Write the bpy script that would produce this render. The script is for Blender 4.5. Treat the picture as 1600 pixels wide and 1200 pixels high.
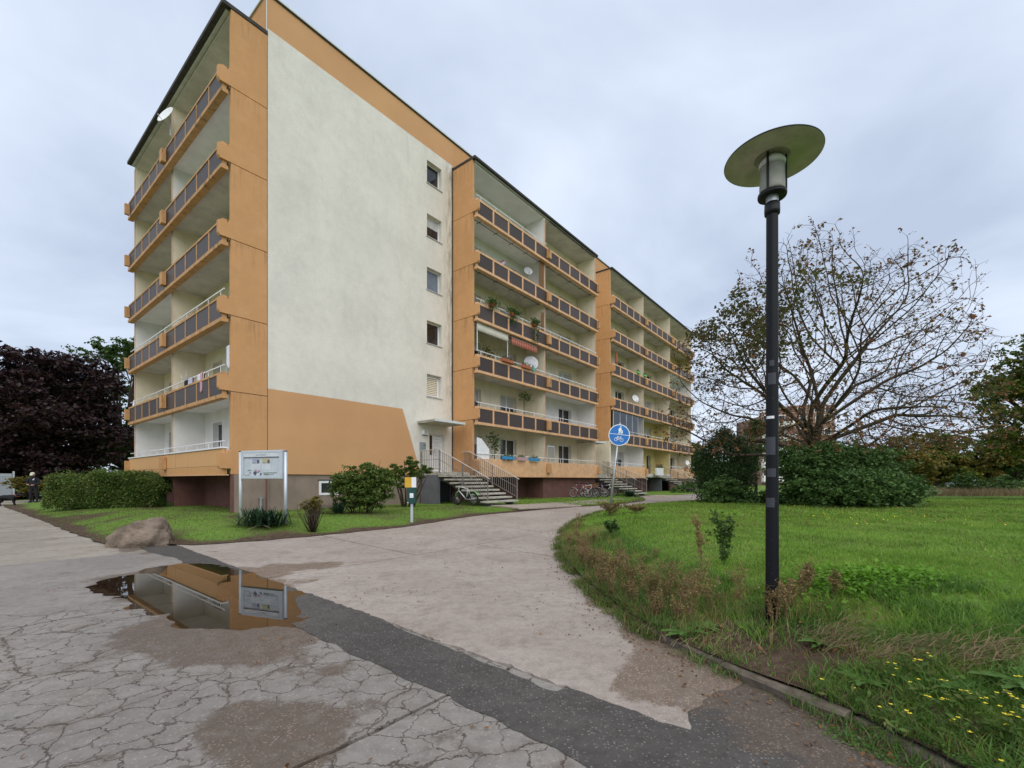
import bpy, bmesh, math, random
import numpy as np
from mathutils import Vector, Matrix, noise
from mathutils.geometry import delaunay_2d_cdt
rad = math.radians
for o in list(bpy.data.objects):
    bpy.data.objects.remove(o)
SC = bpy.context.scene
COL = SC.collection
random.seed(7)
RNG = np.random.default_rng(11)

# ------------------------------------------------------------------ camera
cam = bpy.data.objects.new('camera', bpy.data.cameras.new('camera'))
COL.objects.link(cam)
cam.location = (0, 0, 1.65)
cam.rotation_euler = (rad(90), 0, 0)
cam.data.sensor_width = 36
cam.data.lens = 709 / 1600 * 36
cam.data.shift_y = 150 / 1600
cam.data.clip_start = 0.05
cam.data.clip_end = 2000
SC.camera = cam

# ------------------------------------------------------------------ sky, sun, exposure
SUN_EL, SUN_AZ = 48, 168          # degrees; azimuth clockwise from +Y: behind the camera
W = bpy.data.worlds.new('World')
SC.world = W
W.use_nodes = True
nt = W.node_tree
nt.nodes.clear()
def wn(t, **k):
    n = nt.nodes.new(t)
    for a, b in k.items():
        setattr(n, a, b)
    return n
tc = wn('ShaderNodeTexCoord')
sky = wn('ShaderNodeTexSky', sky_type='NISHITA', sun_disc=False)
sky.sun_elevation = rad(SUN_EL); sky.sun_rotation = rad(SUN_AZ)
sep = wn('ShaderNodeSeparateXYZ'); nt.links.new(tc.outputs['Generated'], sep.inputs[0])
zc = wn('ShaderNodeMath', operation='MAXIMUM'); nt.links.new(sep.outputs[2], zc.inputs[0]); zc.inputs[1].default_value = 0.0
za = wn('ShaderNodeMath', operation='ADD'); nt.links.new(zc.outputs[0], za.inputs[0]); za.inputs[1].default_value = 0.22
dx = wn('ShaderNodeMath', operation='DIVIDE'); nt.links.new(sep.outputs[0], dx.inputs[0]); nt.links.new(za.outputs[0], dx.inputs[1])
dy = wn('ShaderNodeMath', operation='DIVIDE'); nt.links.new(sep.outputs[1], dy.inputs[0]); nt.links.new(za.outputs[0], dy.inputs[1])
cmb = wn('ShaderNodeCombineXYZ'); nt.links.new(dx.outputs[0], cmb.inputs[0]); nt.links.new(dy.outputs[0], cmb.inputs[1])
cl1 = wn('ShaderNodeTexNoise'); cl1.inputs['Scale'].default_value = 1.15; cl1.inputs['Detail'].default_value = 7; cl1.inputs['Roughness'].default_value = 0.5; cl1.inputs['Distortion'].default_value = 0.35
nt.links.new(cmb.outputs[0], cl1.inputs['Vector'])
cr = wn('ShaderNodeValToRGB')
cr.color_ramp.elements[0].position = 0.36; cr.color_ramp.elements[0].color = (3.9, 4.55, 5.75, 1)
cr.color_ramp.elements[1].position = 0.66; cr.color_ramp.elements[1].color = (6.3, 7.0, 8.15, 1)
nt.links.new(cl1.outputs['Fac'], cr.inputs[0])
mx = wn('ShaderNodeMix', data_type='RGBA'); mx.inputs['Factor'].default_value = 0.93
nt.links.new(sky.outputs[0], mx.inputs['A']); nt.links.new(cr.outputs[0], mx.inputs['B'])
bg = wn('ShaderNodeBackground'); bg.inputs['Strength'].default_value = 0.10
nt.links.new(mx.outputs['Result'], bg.inputs['Color'])
wo = wn('ShaderNodeOutputWorld'); nt.links.new(bg.outputs[0], wo.inputs['Surface'])

sd = bpy.data.lights.new('sun', 'SUN'); sd.energy = 1.5; sd.angle = rad(75); sd.color = (1.0, 0.93, 0.83)
sun = bpy.data.objects.new('sun', sd); COL.objects.link(sun)
sun.location = (0, -20, 40)
az = rad(SUN_AZ)
sdir = Vector((math.sin(az) * math.cos(rad(SUN_EL)), math.cos(az) * math.cos(rad(SUN_EL)), math.sin(rad(SUN_EL))))
sun.rotation_euler = (-sdir).to_track_quat('-Z', 'Y').to_euler()

SC.render.engine = 'CYCLES'
SC.view_settings.view_transform = 'Standard'
SC.view_settings.look = 'None'
SC.view_settings.exposure = 0.50
SC.view_settings.gamma = 1
SC.view_settings.use_curve_mapping = False
SC.cycles.max_bounces = 6
SC.cycles.transparent_max_bounces = 8
SC.cycles.use_denoising = True

# ------------------------------------------------------------------ materials
class NT:
    def __init__(s, name):
        s.m = bpy.data.materials.new(name); s.m.use_nodes = True
        s.t = s.m.node_tree; s.t.nodes.clear()
        s.out = s.n('ShaderNodeOutputMaterial')
    def n(s, ty, ins=None, **k):
        n = s.t.nodes.new(ty)
        for a, b in k.items():
            setattr(n, a, b)
        for a, b in (ins or {}).items():
            s.put(n.inputs[a], b)
        return n
    def put(s, sock, v):
        if isinstance(v, bpy.types.NodeSocket):
            s.t.links.new(v, sock)
        else:
            if isinstance(v, (tuple, list)) and len(v) == 3 and sock.type == 'RGBA':
                v = (*v, 1)
            sock.default_value = v
    def math(s, op, a, b=0.0, c=None, clamp=False):
        n = s.n('ShaderNodeMath', operation=op, use_clamp=clamp)
        s.put(n.inputs[0], a); s.put(n.inputs[1], b)
        if c is not None: s.put(n.inputs[2], c)
        return n.outputs[0]
    def mix(s, f, a, b, blend='MIX'):
        n = s.n('ShaderNodeMix', data_type='RGBA', blend_type=blend)
        s.put(n.inputs['Factor'], f); s.put(n.inputs['A'], a); s.put(n.inputs['B'], b)
        return n.outputs['Result']
    def noise(s, vec, scale, detail=4, rough=0.55, dist=0.0):
        return s.n('ShaderNodeTexNoise', {'Vector': vec, 'Scale': scale, 'Detail': detail, 'Roughness': rough, 'Distortion': dist}).outputs['Fac']
    def ramp(s, f, a, b, lo=0.0, hi=1.0):
        n = s.n('ShaderNodeMapRange', {'Value': f, 'From Min': a, 'From Max': b, 'To Min': lo, 'To Max': hi})
        n.interpolation_type = 'SMOOTHSTEP'
        return n.outputs[0]
    def scalev(s, vec, v):
        n = s.n('ShaderNodeVectorMath', operation='MULTIPLY'); s.put(n.inputs[0], vec); n.inputs[1].default_value = v
        return n.outputs[0]
    def bump(s, h, st, dist=0.01):
        return s.n('ShaderNodeBump', {'Height': h, 'Strength': st, 'Distance': dist}).outputs[0]
    def done(s, col, rough=0.8, normal=None, spec=0.3, metal=0.0, **kw):
        p = s.n('ShaderNodeBsdfPrincipled')
        s.put(p.inputs['Base Color'], col); s.put(p.inputs['Roughness'], rough)
        s.put(p.inputs['Specular IOR Level'], spec); s.put(p.inputs['Metallic'], metal)
        if normal is not None: s.put(p.inputs['Normal'], normal)
        for a, b in kw.items(): s.put(p.inputs[a], b)
        s.t.links.new(p.outputs[0], s.out.inputs[0])
        return s.m
    @property
    def obj(s): return s.n('ShaderNodeTexCoord').outputs['Object']
    @property
    def pos(s): return s.n('ShaderNodeNewGeometry').outputs['Position']

def plain(name, col, rough=0.7, var=0.12, scale=6, bump=0.15, spec=0.3, metal=0.0, dirt=0.0, dirtcol=(0.08, 0.06, 0.04), fine=60):
    t = NT(name); v = t.obj
    f = t.noise(v, scale, 5)
    lo = tuple(c * (1 - var) for c in col); hi = tuple(min(1, c * (1 + var)) for c in col)
    c = t.mix(t.ramp(f, 0.3, 0.7), lo, hi)
    if dirt:
        d = t.noise(t.scalev(v, (3, 3, 0.5)), 1.6, 6, 0.65)
        c = t.mix(t.ramp(d, 0.52, 0.75, 0, dirt), c, dirtcol)
    nb = t.noise(v, fine, 3)
    return t.done(c, rough, t.bump(nb, bump, 0.004) if bump else None, spec, metal)

def stucco(name, col, zones=False, grime=0.25):
    t = NT(name); v = t.obj
    sx = t.n('ShaderNodeSeparateXYZ', {0: v})
    X, Y, Z = sx.outputs
    big = t.noise(v, 0.35, 5, 0.6)
    mid = t.noise(v, 3.0, 6, 0.65)
    grain = t.noise(v, 55, 3, 0.6)
    c = t.mix(t.ramp(t.math('ADD', t.math('MULTIPLY', big, .6), t.math('MULTIPLY', mid, .4)), 0.34, 0.66), tuple(x * 0.90 for x in col), tuple(min(1, x * 1.06) for x in col))
    if zones:
        wob = t.math('MULTIPLY', t.math('SUBTRACT', t.noise(v, 8, 3), 0.5), 0.03)
        zz = t.math('ADD', Z, wob)
        slant = t.math('ADD', 7.76, t.math('MULTIPLY', t.math('SUBTRACT', 5.22, zz), 0.365))   # right limit of the orange field
        lowm = t.math('MULTIPLY', t.math('LESS_THAN', zz, 5.22), t.math('LESS_THAN', X, slant))
        hi = t.math('GREATER_THAN', zz, 19.26)
        m = t.math('MAXIMUM', lowm, hi)
        oc = t.mix(t.ramp(big, 0.3, 0.75), (0.56, 0.302, 0.138), (0.635, 0.35, 0.162))
        # mildew and grey streaking on the pale render
        st = t.noise(t.scalev(v, (1.0, 1.0, 0.7)), 0.9, 9, 0.72)
        pale = t.mix(t.ramp(st, 0.46, 0.72, 0, 0.30), c, (0.47, 0.445, 0.395))
        sk = t.noise(t.scalev(v, (2.4, 2.4, 0.12)), 1.0, 6, 0.7)
        pale = t.mix(t.math('MULTIPLY', t.ramp(sk, 0.55, 0.75, 0, 0.35), t.ramp(Z, 13, 19.2)), pale, (0.36, 0.34, 0.30))
        sp = t.noise(v, 18, 4, 0.75)
        pale = t.mix(t.ramp(sp, 0.52, 0.70, 0, 0.34), pale, (0.37, 0.35, 0.31))
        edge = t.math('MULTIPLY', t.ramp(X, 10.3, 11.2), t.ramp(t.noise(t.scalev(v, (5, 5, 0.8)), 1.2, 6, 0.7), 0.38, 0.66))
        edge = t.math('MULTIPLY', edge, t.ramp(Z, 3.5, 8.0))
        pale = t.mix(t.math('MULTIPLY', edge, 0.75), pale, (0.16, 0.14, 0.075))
        c = t.mix(m, pale, oc)
    st2 = t.noise(t.scalev(v, (2.5, 2.5, 0.3)), 1.3, 7, 0.75)
    c = t.mix(t.ramp(st2, 0.55, 0.8, 0, grime), c, tuple(x * 0.55 for x in col))
    if not zones:
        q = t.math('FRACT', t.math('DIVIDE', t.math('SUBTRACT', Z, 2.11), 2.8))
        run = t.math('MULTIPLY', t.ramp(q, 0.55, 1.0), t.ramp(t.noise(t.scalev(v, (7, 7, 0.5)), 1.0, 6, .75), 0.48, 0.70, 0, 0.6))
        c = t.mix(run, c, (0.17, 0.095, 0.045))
        c = t.mix(t.ramp(t.noise(v, 1.1, 6, .7), .5, .75, 0, .35), c, (0.66, 0.42, 0.24))
    c = t.mix(t.ramp(grain, 0.35, 0.7, 0.0, 0.16), c, tuple(x * 0.6 for x in col))
    h = t.math('ADD', t.math('MULTIPLY', grain, 0.7), t.math('MULTIPLY', mid, 0.6))
    return t.done(c, 0.92, t.bump(h, 0.45, 0.01), 0.15)

def leafmat(name, cols, trans=0.35, rough=0.55):
    t = NT(name)
    r = t.n('ShaderNodeNewGeometry').outputs['Random Per Island']
    ra = t.n('ShaderNodeValToRGB', {0: r})
    el = ra.color_ramp.elements
    while len(el) < len(cols): el.new(0.5)
    for i, c in enumerate(cols):
        el[i].position = i / (len(cols) - 1) if len(cols) > 1 else 0
        el[i].color = (*c, 1)
    c = ra.outputs[0]
    big = t.noise(t.pos, 0.5, 3)
    c = t.mix(t.ramp(big, 0.35, 0.7), t.mix(1.0, c, (0.74, 0.80, 0.74), 'MULTIPLY'), c)
    if name.startswith(('grass', 'worn')):
        b2 = t.noise(t.pos, 1.6, 5, 0.65); c = t.mix(t.ramp(b2, 0.36, 0.60), t.mix(1.0, c, (0.66, 0.70, 0.6), 'MULTIPLY'), c)
        b3 = t.noise(t.pos, 0.28, 4, 0.6); c = t.mix(t.ramp(b3, 0.5, 0.7, 0, 0.45), c, (0.21, 0.23, 0.06))
    p = t.n('ShaderNodeBsdfPrincipled', {'Base Color': c, 'Roughness': rough, 'Specular IOR Level': 0.25})
    tr = t.n('ShaderNodeBsdfTranslucent', {'Color': c})
    m = t.n('ShaderNodeMixShader', {0: trans, 1: p.outputs[0], 2: tr.outputs[0]})
    t.t.links.new(m.outputs[0], t.out.inputs[0])
    return t.m

ORANGE = (0.60, 0.325, 0.150)
M = {}
M['gable'] = stucco('gable_render', (0.76, 0.725, 0.655), zones=True, grime=0.12)
M['orange'] = stucco('orange_render', ORANGE, grime=0.35)
M['orange_trim'] = plain('orange_trim_paint', (0.52, 0.29, 0.13), 0.75, 0.12, 3, 0.2, dirt=0.95, dirtcol=(0.075, 0.042, 0.02))  # dark brown mixes real dirt with painted underside shade of the left balcony trims
M['rail_orange'] = plain('orange_frame_paint', (0.68, 0.41, 0.225), 0.7, 0.1, 3, 0.2, dirt=0.35, dirtcol=(0.16, 0.09, 0.045))
M['cream'] = plain('cream_render', (0.79, 0.715, 0.56), 0.9, 0.06, 1.5, 0.4, spec=0.15, dirt=0.25, dirtcol=(0.3, 0.27, 0.2))
M['white'] = plain('white_render', (0.83, 0.82, 0.80), 0.9, 0.05, 1.5, 0.35, spec=0.15, dirt=0.1, dirtcol=(0.45, 0.44, 0.4))
M['yellow'] = plain('yellow_render', (0.62, 0.53, 0.25), 0.9, 0.06, 1.5, 0.4, spec=0.15, dirt=0.2, dirtcol=(0.3, 0.25, 0.1))
M['soffit'] = plain('soffit_concrete', (0.56, 0.54, 0.50), 0.92, 0.12, 1.2, 0.3, spec=0.1, dirt=0.3, dirtcol=(0.22, 0.2, 0.16))
M['pink_edge'] = plain('pinkish_edge_paint', (0.56, 0.40, 0.30), 0.9, 0.08, 3, 0.3, dirt=0.3)
M['maroon'] = plain('maroon_plinth', (0.16, 0.075, 0.065), 0.9, 0.15, 2, 0.4, dirt=0.35, dirtcol=(0.07, 0.05, 0.045))
M['plinth'] = plain('plinth_render', (0.26, 0.205, 0.165), 0.93, 0.12, 1.2, 0.6, dirt=0.4, dirtcol=(0.14, 0.11, 0.09))
M['greyblock'] = plain('grey_paint_block', (0.14, 0.145, 0.165), 0.85, 0.1, 2, 0.4, dirt=0.3, dirtcol=(0.07, 0.07, 0.075))
M['whitepaint'] = plain('white_gloss_paint', (0.78, 0.78, 0.79), 0.35, 0.04, 4, 0.05, spec=0.4)
M['sillgrey'] = plain('sill_metal', (0.5, 0.5, 0.5), 0.45, 0.06, 4, 0.05, spec=0.4, dirt=0.3)
M['roofdark'] = plain('dark_roof_edge', (0.05, 0.045, 0.042), 0.8, 0.2, 4, 0.3)
M['flashing'] = plain('pale_metal_flashing', (0.62, 0.66, 0.64), 0.4, 0.06, 3, 0.05, spec=0.5)
M['step'] = plain('step_concrete', (0.42, 0.40, 0.34), 0.92, 0.18, 4, 0.5, dirt=0.55, dirtcol=(0.12, 0.11, 0.085))
M['darkconc'] = plain('dark_stringer_concrete', (0.10, 0.10, 0.105), 0.9, 0.2, 3, 0.4)
M['galv'] = plain('galvanised_steel', (0.42, 0.44, 0.45), 0.42, 0.12, 9, 0.05, spec=0.5, metal=0.7)
M['alu'] = plain('silver_aluminium', (0.56, 0.60, 0.64), 0.4, 0.05, 3, 0.03, spec=0.5, metal=0.35)
M['railsteel'] = plain('grey_painted_steel', (0.20, 0.18, 0.165), 0.5, 0.2, 8, 0.05, spec=0.4)
M['handsteel'] = plain('worn_handrail', (0.48, 0.43, 0.39), 0.4, 0.15, 5, 0.05, spec=0.5)
M['black'] = plain('black_paint', (0.010, 0.011, 0.013), 0.5, 0.25, 12, 0.08, spec=0.3)
M['rubber'] = plain('black_rubber', (0.02, 0.02, 0.021), 0.75, 0.1, 20, 0.1)
M['rod'] = plain('dark_iron_rod', (0.03, 0.026, 0.025), 0.7, 0.2, 10, 0.05)
M['wood'] = plain('brown_reed_screen', (0.22, 0.12, 0.06), 0.8, 0.25, 14, 0.3)
M['tile'] = None
def paint(name, col, rough=0.45, **k):
    M[name] = plain(name, col, rough, 0.07, 5, 0.05, spec=0.4, **k)
paint('red', (0.38, 0.05, 0.03)); paint('terracotta', (0.42, 0.13, 0.06), 0.7); paint('skyblue', (0.05, 0.28, 0.55)); paint('teal', (0.12, 0.42, 0.38))
paint('signblue', (0.015, 0.16, 0.52), 0.35); paint('signwhite', (0.80, 0.83, 0.86), 0.4); paint('yellowsign', (0.62, 0.36, 0.035)); paint('darkgreen', (0.012, 0.06, 0.05))
paint('bikegreen', (0.18, 0.5, 0.12)); paint('bikewhite', (0.6, 0.62, 0.62)); paint('bikeorange', (0.55, 0.17, 0.05)); paint('bikered', (0.24, 0.03, 0.06)); paint('bikeblue', (0.05, 0.08, 0.2)); paint('chrome', (0.6, 0.6, 0.6), 0.2)
paint('purple', (0.24, 0.05, 0.25)); paint('pinkcloth', (0.55, 0.33, 0.38), 0.9); paint('lilac', (0.50, 0.48, 0.60), 0.9); paint('whitecloth', (0.72, 0.71, 0.76), 0.9); paint('blackcloth', (0.012, 0.011, 0.015), 0.95); paint('navycloth', (0.016, 0.017, 0.026), 0.95)
paint('capcream', (0.62, 0.58, 0.45), 0.9); paint('skin', (0.52, 0.29, 0.20), 0.6); paint('bluegrey', (0.16, 0.19, 0.24), 0.7); paint('silvercar', (0.35, 0.40, 0.47), 0.3); paint('blackcar', (0.012, 0.012, 0.014), 0.25)
paint('awningwhite', (0.72, 0.69, 0.58), 0.9); paint('brickfar', (0.30, 0.18, 0.14), 0.9); paint('farwhite', (0.80, 0.78, 0.75), 0.9); paint('grey', (0.26, 0.29, 0.32), 0.5); paint('petal', (0.75, 0.60, 0.03), 0.7); paint('dishgrey', (0.52, 0.53, 0.55), 0.6); paint('dog', (0.010, 0.009, 0.011), 0.85)
paint('drywall_print', (0.30, 0.34, 0.40), 0.6); paint('printgreen', (0.16, 0.24, 0.12), 0.6); paint('printblue', (0.06, 0.09, 0.28), 0.6); paint('printpink', (0.5, 0.2, 0.28), 0.6); paint('printdark', (0.03, 0.035, 0.05), 0.6); paint('paper', (0.80, 0.81, 0.84), 0.7); paint('printsky', (0.45, 0.46, 0.58), 0.6); paint('printyellow', (0.62, 0.52, 0.22), 0.6); paint('backboard', (0.68, 0.71, 0.76), 0.7)
paint('mottled_tape', (0.045, 0.048, 0.06), 0.6)

def tile_mat():
    t = NT('orange_tiled_parapet'); v = t.obj
    b = t.n('ShaderNodeTexBrick', {'Vector': t.n('ShaderNodeMapping', {'Vector': v, 'Rotation': (rad(90), 0, rad(90))}).outputs[0], 'Color1': (0.56, 0.30, 0.12, 1), 'Color2': (0.63, 0.36, 0.16, 1), 'Mortar': (0.34, 0.19, 0.09, 1), 'Scale': 1.0, 'Mortar Size': 0.012, 'Brick Width': 0.62, 'Row Height': 0.16})
    st = t.noise(t.scalev(v, (3, 3, 0.35)), 1.5, 6, 0.7)
    c = t.mix(t.ramp(st, 0.56, 0.75, 0, 0.6), b.outputs['Color'], (0.13, 0.08, 0.04))
    return t.done(c, 0.75, t.bump(t.math('SUBTRACT', 1.0, b.outputs['Fac']), 0.5, 0.01), 0.3)
M['tile'] = tile_mat()
def glass_mat():
    t = NT('window_glass'); v = t.obj
    c = t.mix(t.ramp(t.noise(v, 1.2, 2), 0.4, 0.6), (0.012, 0.014, 0.017), (0.035, 0.036, 0.04))
    return t.done(c, 0.06, None, 0.6)
M['glass'] = glass_mat()
def panel_mat():
    t = NT('dark_pebbled_panel'); v = t.obj
    r = t.n('ShaderNodeObjectInfo').outputs['Random']
    g = t.noise(v, 90, 2, 0.7)
    base = t.mix(r, (0.048, 0.034, 0.029), (0.075, 0.056, 0.050))
    c = t.mix(t.ramp(g, 0.55, 0.72, 0, 0.7), base, (0.14, 0.11, 0.11))
    st = t.noise(t.scalev(v, (4, 4, 0.6)), 2, 5, 0.7)
    c = t.mix(t.ramp(st, 0.5, 0.75, 0, 0.45), c, (0.085, 0.065, 0.06))
    return t.done(c, 0.5, t.bump(g, 0.35, 0.004), 0.3)
M['panel'] = panel_mat()
def stripe_mat():
    t = NT('red_striped_fabric'); v = t.obj
    sx = t.n('ShaderNodeSeparateXYZ', {0: v}).outputs[0]
    f = t.math('GREATER_THAN', t.math('FRACT', t.math('MULTIPLY', sx, 5.5)), 0.5)
    return t.done(t.mix(f, (0.42, 0.07, 0.04), (0.55, 0.28, 0.20)), 0.9)
M['stripe'] = stripe_mat()
def frosted_mat():
    t = NT('clear_balcony_sheet')
    g = t.n('ShaderNodeBsdfGlossy', {'Color': (0.9, 0.9, 0.9, 1), 'Roughness': 0.1}); tr = t.n('ShaderNodeBsdfTransparent', {'Color': (0.93, 0.94, 0.94, 1)})
    m = t.n('ShaderNodeMixShader', {0: 0.06, 1: tr.outputs[0], 2: g.outputs[0]})
    t.t.links.new(m.outputs[0], t.out.inputs[0]); return t.m
M['clear'] = frosted_mat()
def lampglass_mat():
    t = NT('milky_lamp_glass'); v = t.obj
    z = t.n('ShaderNodeSeparateXYZ', {0: v}).outputs[2]
    c = t.mix(t.ramp(t.noise(v, 5, 4), 0.35, 0.7), (0.52, 0.52, 0.46), (0.70, 0.70, 0.66))
    p = t.n('ShaderNodeBsdfPrincipled', {'Base Color': c, 'Roughness': 0.35})
    tl = t.n('ShaderNodeBsdfTranslucent', {'Color': c})
    m = t.n('ShaderNodeMixShader', {0: 0.5, 1: p.outputs[0], 2: tl.outputs[0]})
    t.t.links.new(m.outputs[0], t.out.inputs[0]); return t.m
M['lampglass'] = lampglass_mat()
M['lampwhite'] = plain('aged_white_enamel', (0.46, 0.44, 0.34), 0.5, 0.12, 6, 0.05, spec=0.4, dirt=0.5, dirtcol=(0.2, 0.19, 0.12))
def pole_mat():
    t = NT('chipped_black_pole'); v = t.obj
    n1 = t.noise(v, 26, 3, 0.7)
    c = t.mix(t.ramp(n1, 0.70, 0.73, 0, 1), (0.006, 0.007, 0.010), (0.16, 0.16, 0.16))
    return t.done(c, 0.5, t.bump(t.noise(v, 40, 3), 0.12, 0.003), 0.22)
M['pole'] = pole_mat()
M['bark'] = plain('bark', (0.075, 0.058, 0.042), 0.95, 0.35, 9, 0.9, spec=0.1, fine=30)
M['bark_moss'] = plain('mossy_bark', (0.052, 0.043, 0.027), 0.95, 0.4, 5, 0.9, spec=0.1, fine=30)
M['leaf_autumn'] = leafmat('browning_leaf', [(0.2018, 0.0807, 0.0435), (0.3105, 0.1165, 0.0544), (0.1863, 0.1165, 0.0466), (0.1552, 0.1397, 0.0466), (0.3726, 0.1708, 0.0776)], 0.3)
M['leaf_autumn_green'] = leafmat('dull_green_leaf', [(0.0875, 0.105, 0.035), (0.1313, 0.1313, 0.0438), (0.175, 0.1225, 0.0525), (0.0788, 0.0963, 0.035)], 0.3)
M['leaf_purple'] = leafmat('dark_purple_leaf', [(0.033, 0.0165, 0.0225), (0.051, 0.0225, 0.027), (0.024, 0.015, 0.0195), (0.075, 0.033, 0.03)], 0.12, 0.45)
M['leaf_green'] = leafmat('mid_green_leaf', [(0.063, 0.119, 0.028), (0.084, 0.154, 0.035), (0.049, 0.098, 0.0252), (0.126, 0.168, 0.042)], 0.3)
M['leaf_dark'] = leafmat('dark_green_leaf', [(0.0721, 0.1412, 0.0424), (0.1147, 0.204, 0.0532), (0.0983, 0.1727, 0.0585), (0.1639, 0.2669, 0.0744)], 0.22)
M['leaf_conifer'] = leafmat('conifer_sprig', [(0.039, 0.0741, 0.0254), (0.0624, 0.1073, 0.0351), (0.0507, 0.0975, 0.0273)], 0.15)
M['leaf_hedge'] = leafmat('hedge_leaf', [(0.0825, 0.154, 0.033), (0.143, 0.22, 0.044), (0.11, 0.187, 0.0385), (0.22, 0.231, 0.0715), (0.0605, 0.11, 0.0275)], 0.35)
M['leaf_yellowgreen'] = leafmat('turning_leaf', [(0.0972, 0.18, 0.0343), (0.1782, 0.216, 0.039), (0.324, 0.27, 0.0468), (0.081, 0.153, 0.0312), (0.0728, 0.135, 0.0312)], 0.35)
M['leaf_orange'] = leafmat('orange_green_leaf', [(0.0858, 0.1392, 0.0264), (0.2288, 0.1478, 0.036), (0.1287, 0.1566, 0.0312), (0.3146, 0.174, 0.042), (0.0715, 0.1218, 0.024)], 0.3)
M['yucca'] = leafmat('yucca_blade', [(0.025, 0.055, 0.03), (0.04, 0.08, 0.04), (0.03, 0.065, 0.03)], 0.12, 0.4)
M['yucca_dry'] = leafmat('dry_blade', [(0.30, 0.25, 0.16), (0.38, 0.33, 0.24)], 0.2)
M['grass'] = leafmat('grass_blade', [(0.1744, 0.3253, 0.0443), (0.2854, 0.4731, 0.0665), (0.2221, 0.3992, 0.0562), (0.3489, 0.5174, 0.0887), (0.3965, 0.4435, 0.1256)], 0.45)
M['grass_dull'] = leafmat('worn_grass_blade', [(0.1253, 0.2088, 0.0487), (0.181, 0.2505, 0.0626), (0.2644, 0.2088, 0.1043), (0.1392, 0.2366, 0.0557), (0.3061, 0.2088, 0.1184)], 0.4)
M['straw'] = leafmat('straw', [(0.28, 0.19, 0.10), (0.38, 0.27, 0.16), (0.22, 0.14, 0.075), (0.42, 0.32, 0.2)], 0.25)
M['dryweed'] = leafmat('dry_weed', [(0.30, 0.18, 0.08), (0.38, 0.25, 0.12), (0.22, 0.11, 0.055), (0.30, 0.24, 0.10), (0.20, 0.22, 0.07)], 0.3)
M['broadleaf'] = leafmat('broad_weed_leaf', [(0.102, 0.2015, 0.042), (0.153, 0.279, 0.06), (0.1275, 0.2325, 0.048)], 0.35)
M['brightweed'] = leafmat('bright_weed_leaf', [(0.15, 0.324, 0.024), (0.195, 0.3915, 0.036), (0.135, 0.27, 0.024)], 0.4)
M['fallen'] = leafmat('fallen_leaf', [(0.20, 0.085, 0.035), (0.28, 0.13, 0.05), (0.14, 0.06, 0.03), (0.33, 0.19, 0.08)], 0.1)
def rock_mat():
    t = NT('boulder_stone'); v = t.obj
    a = t.noise(v, 1.6, 8, 0.65); b = t.noise(v, 14, 5, 0.7)
    c = t.mix(t.ramp(a, 0.35, 0.65), (0.175, 0.135, 0.10), (0.37, 0.29, 0.225))
    c = t.mix(t.ramp(b, 0.55, 0.72, 0, 0.6), c, (0.13, 0.095, 0.07))
    return t.done(c, 0.9, t.bump(t.math('ADD', a, t.math('ADD', b, t.math('MULTIPLY', t.noise(v, 40, 4, .7), .4))), 1.0, 0.08), 0.2)
M['rock'] = rock_mat()
def soil_mat(name, green):
    t = NT(name); v = t.pos
    a = t.noise(v, 0.7, 6, 0.65); b = t.noise(v, 9, 6, 0.7); d = t.noise(v, 45, 4, 0.7)
    g = t.mix(t.ramp(b, 0.3, 0.7), (0.10, 0.185, 0.03), (0.18, 0.30, 0.052))
    g = t.mix(t.ramp(a, 0.42, 0.68, 0, 0.5), g, (0.14, 0.17, 0.045))
    g = t.mix(t.ramp(d, 0.5, 0.72, 0, 0.45), g, (0.045, 0.075, 0.018))
    s = t.mix(t.ramp(b, 0.3, 0.7), (0.065, 0.042, 0.030), (0.13, 0.09, 0.065))
    at = t.n('ShaderNodeAttribute', attribute_name='soil').outputs['Fac']
    f = t.math('ADD', at, t.math('MULTIPLY', t.math('SUBTRACT', b, 0.5), 0.9))
    c = t.mix(t.ramp(f, 0.35, 0.65), g, s)
    return t.done(c, 0.95, t.bump(t.math('ADD', b, d), 0.8, 0.03), 0.1)
M['lawn'] = soil_mat('lawn_turf', 1)

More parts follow.
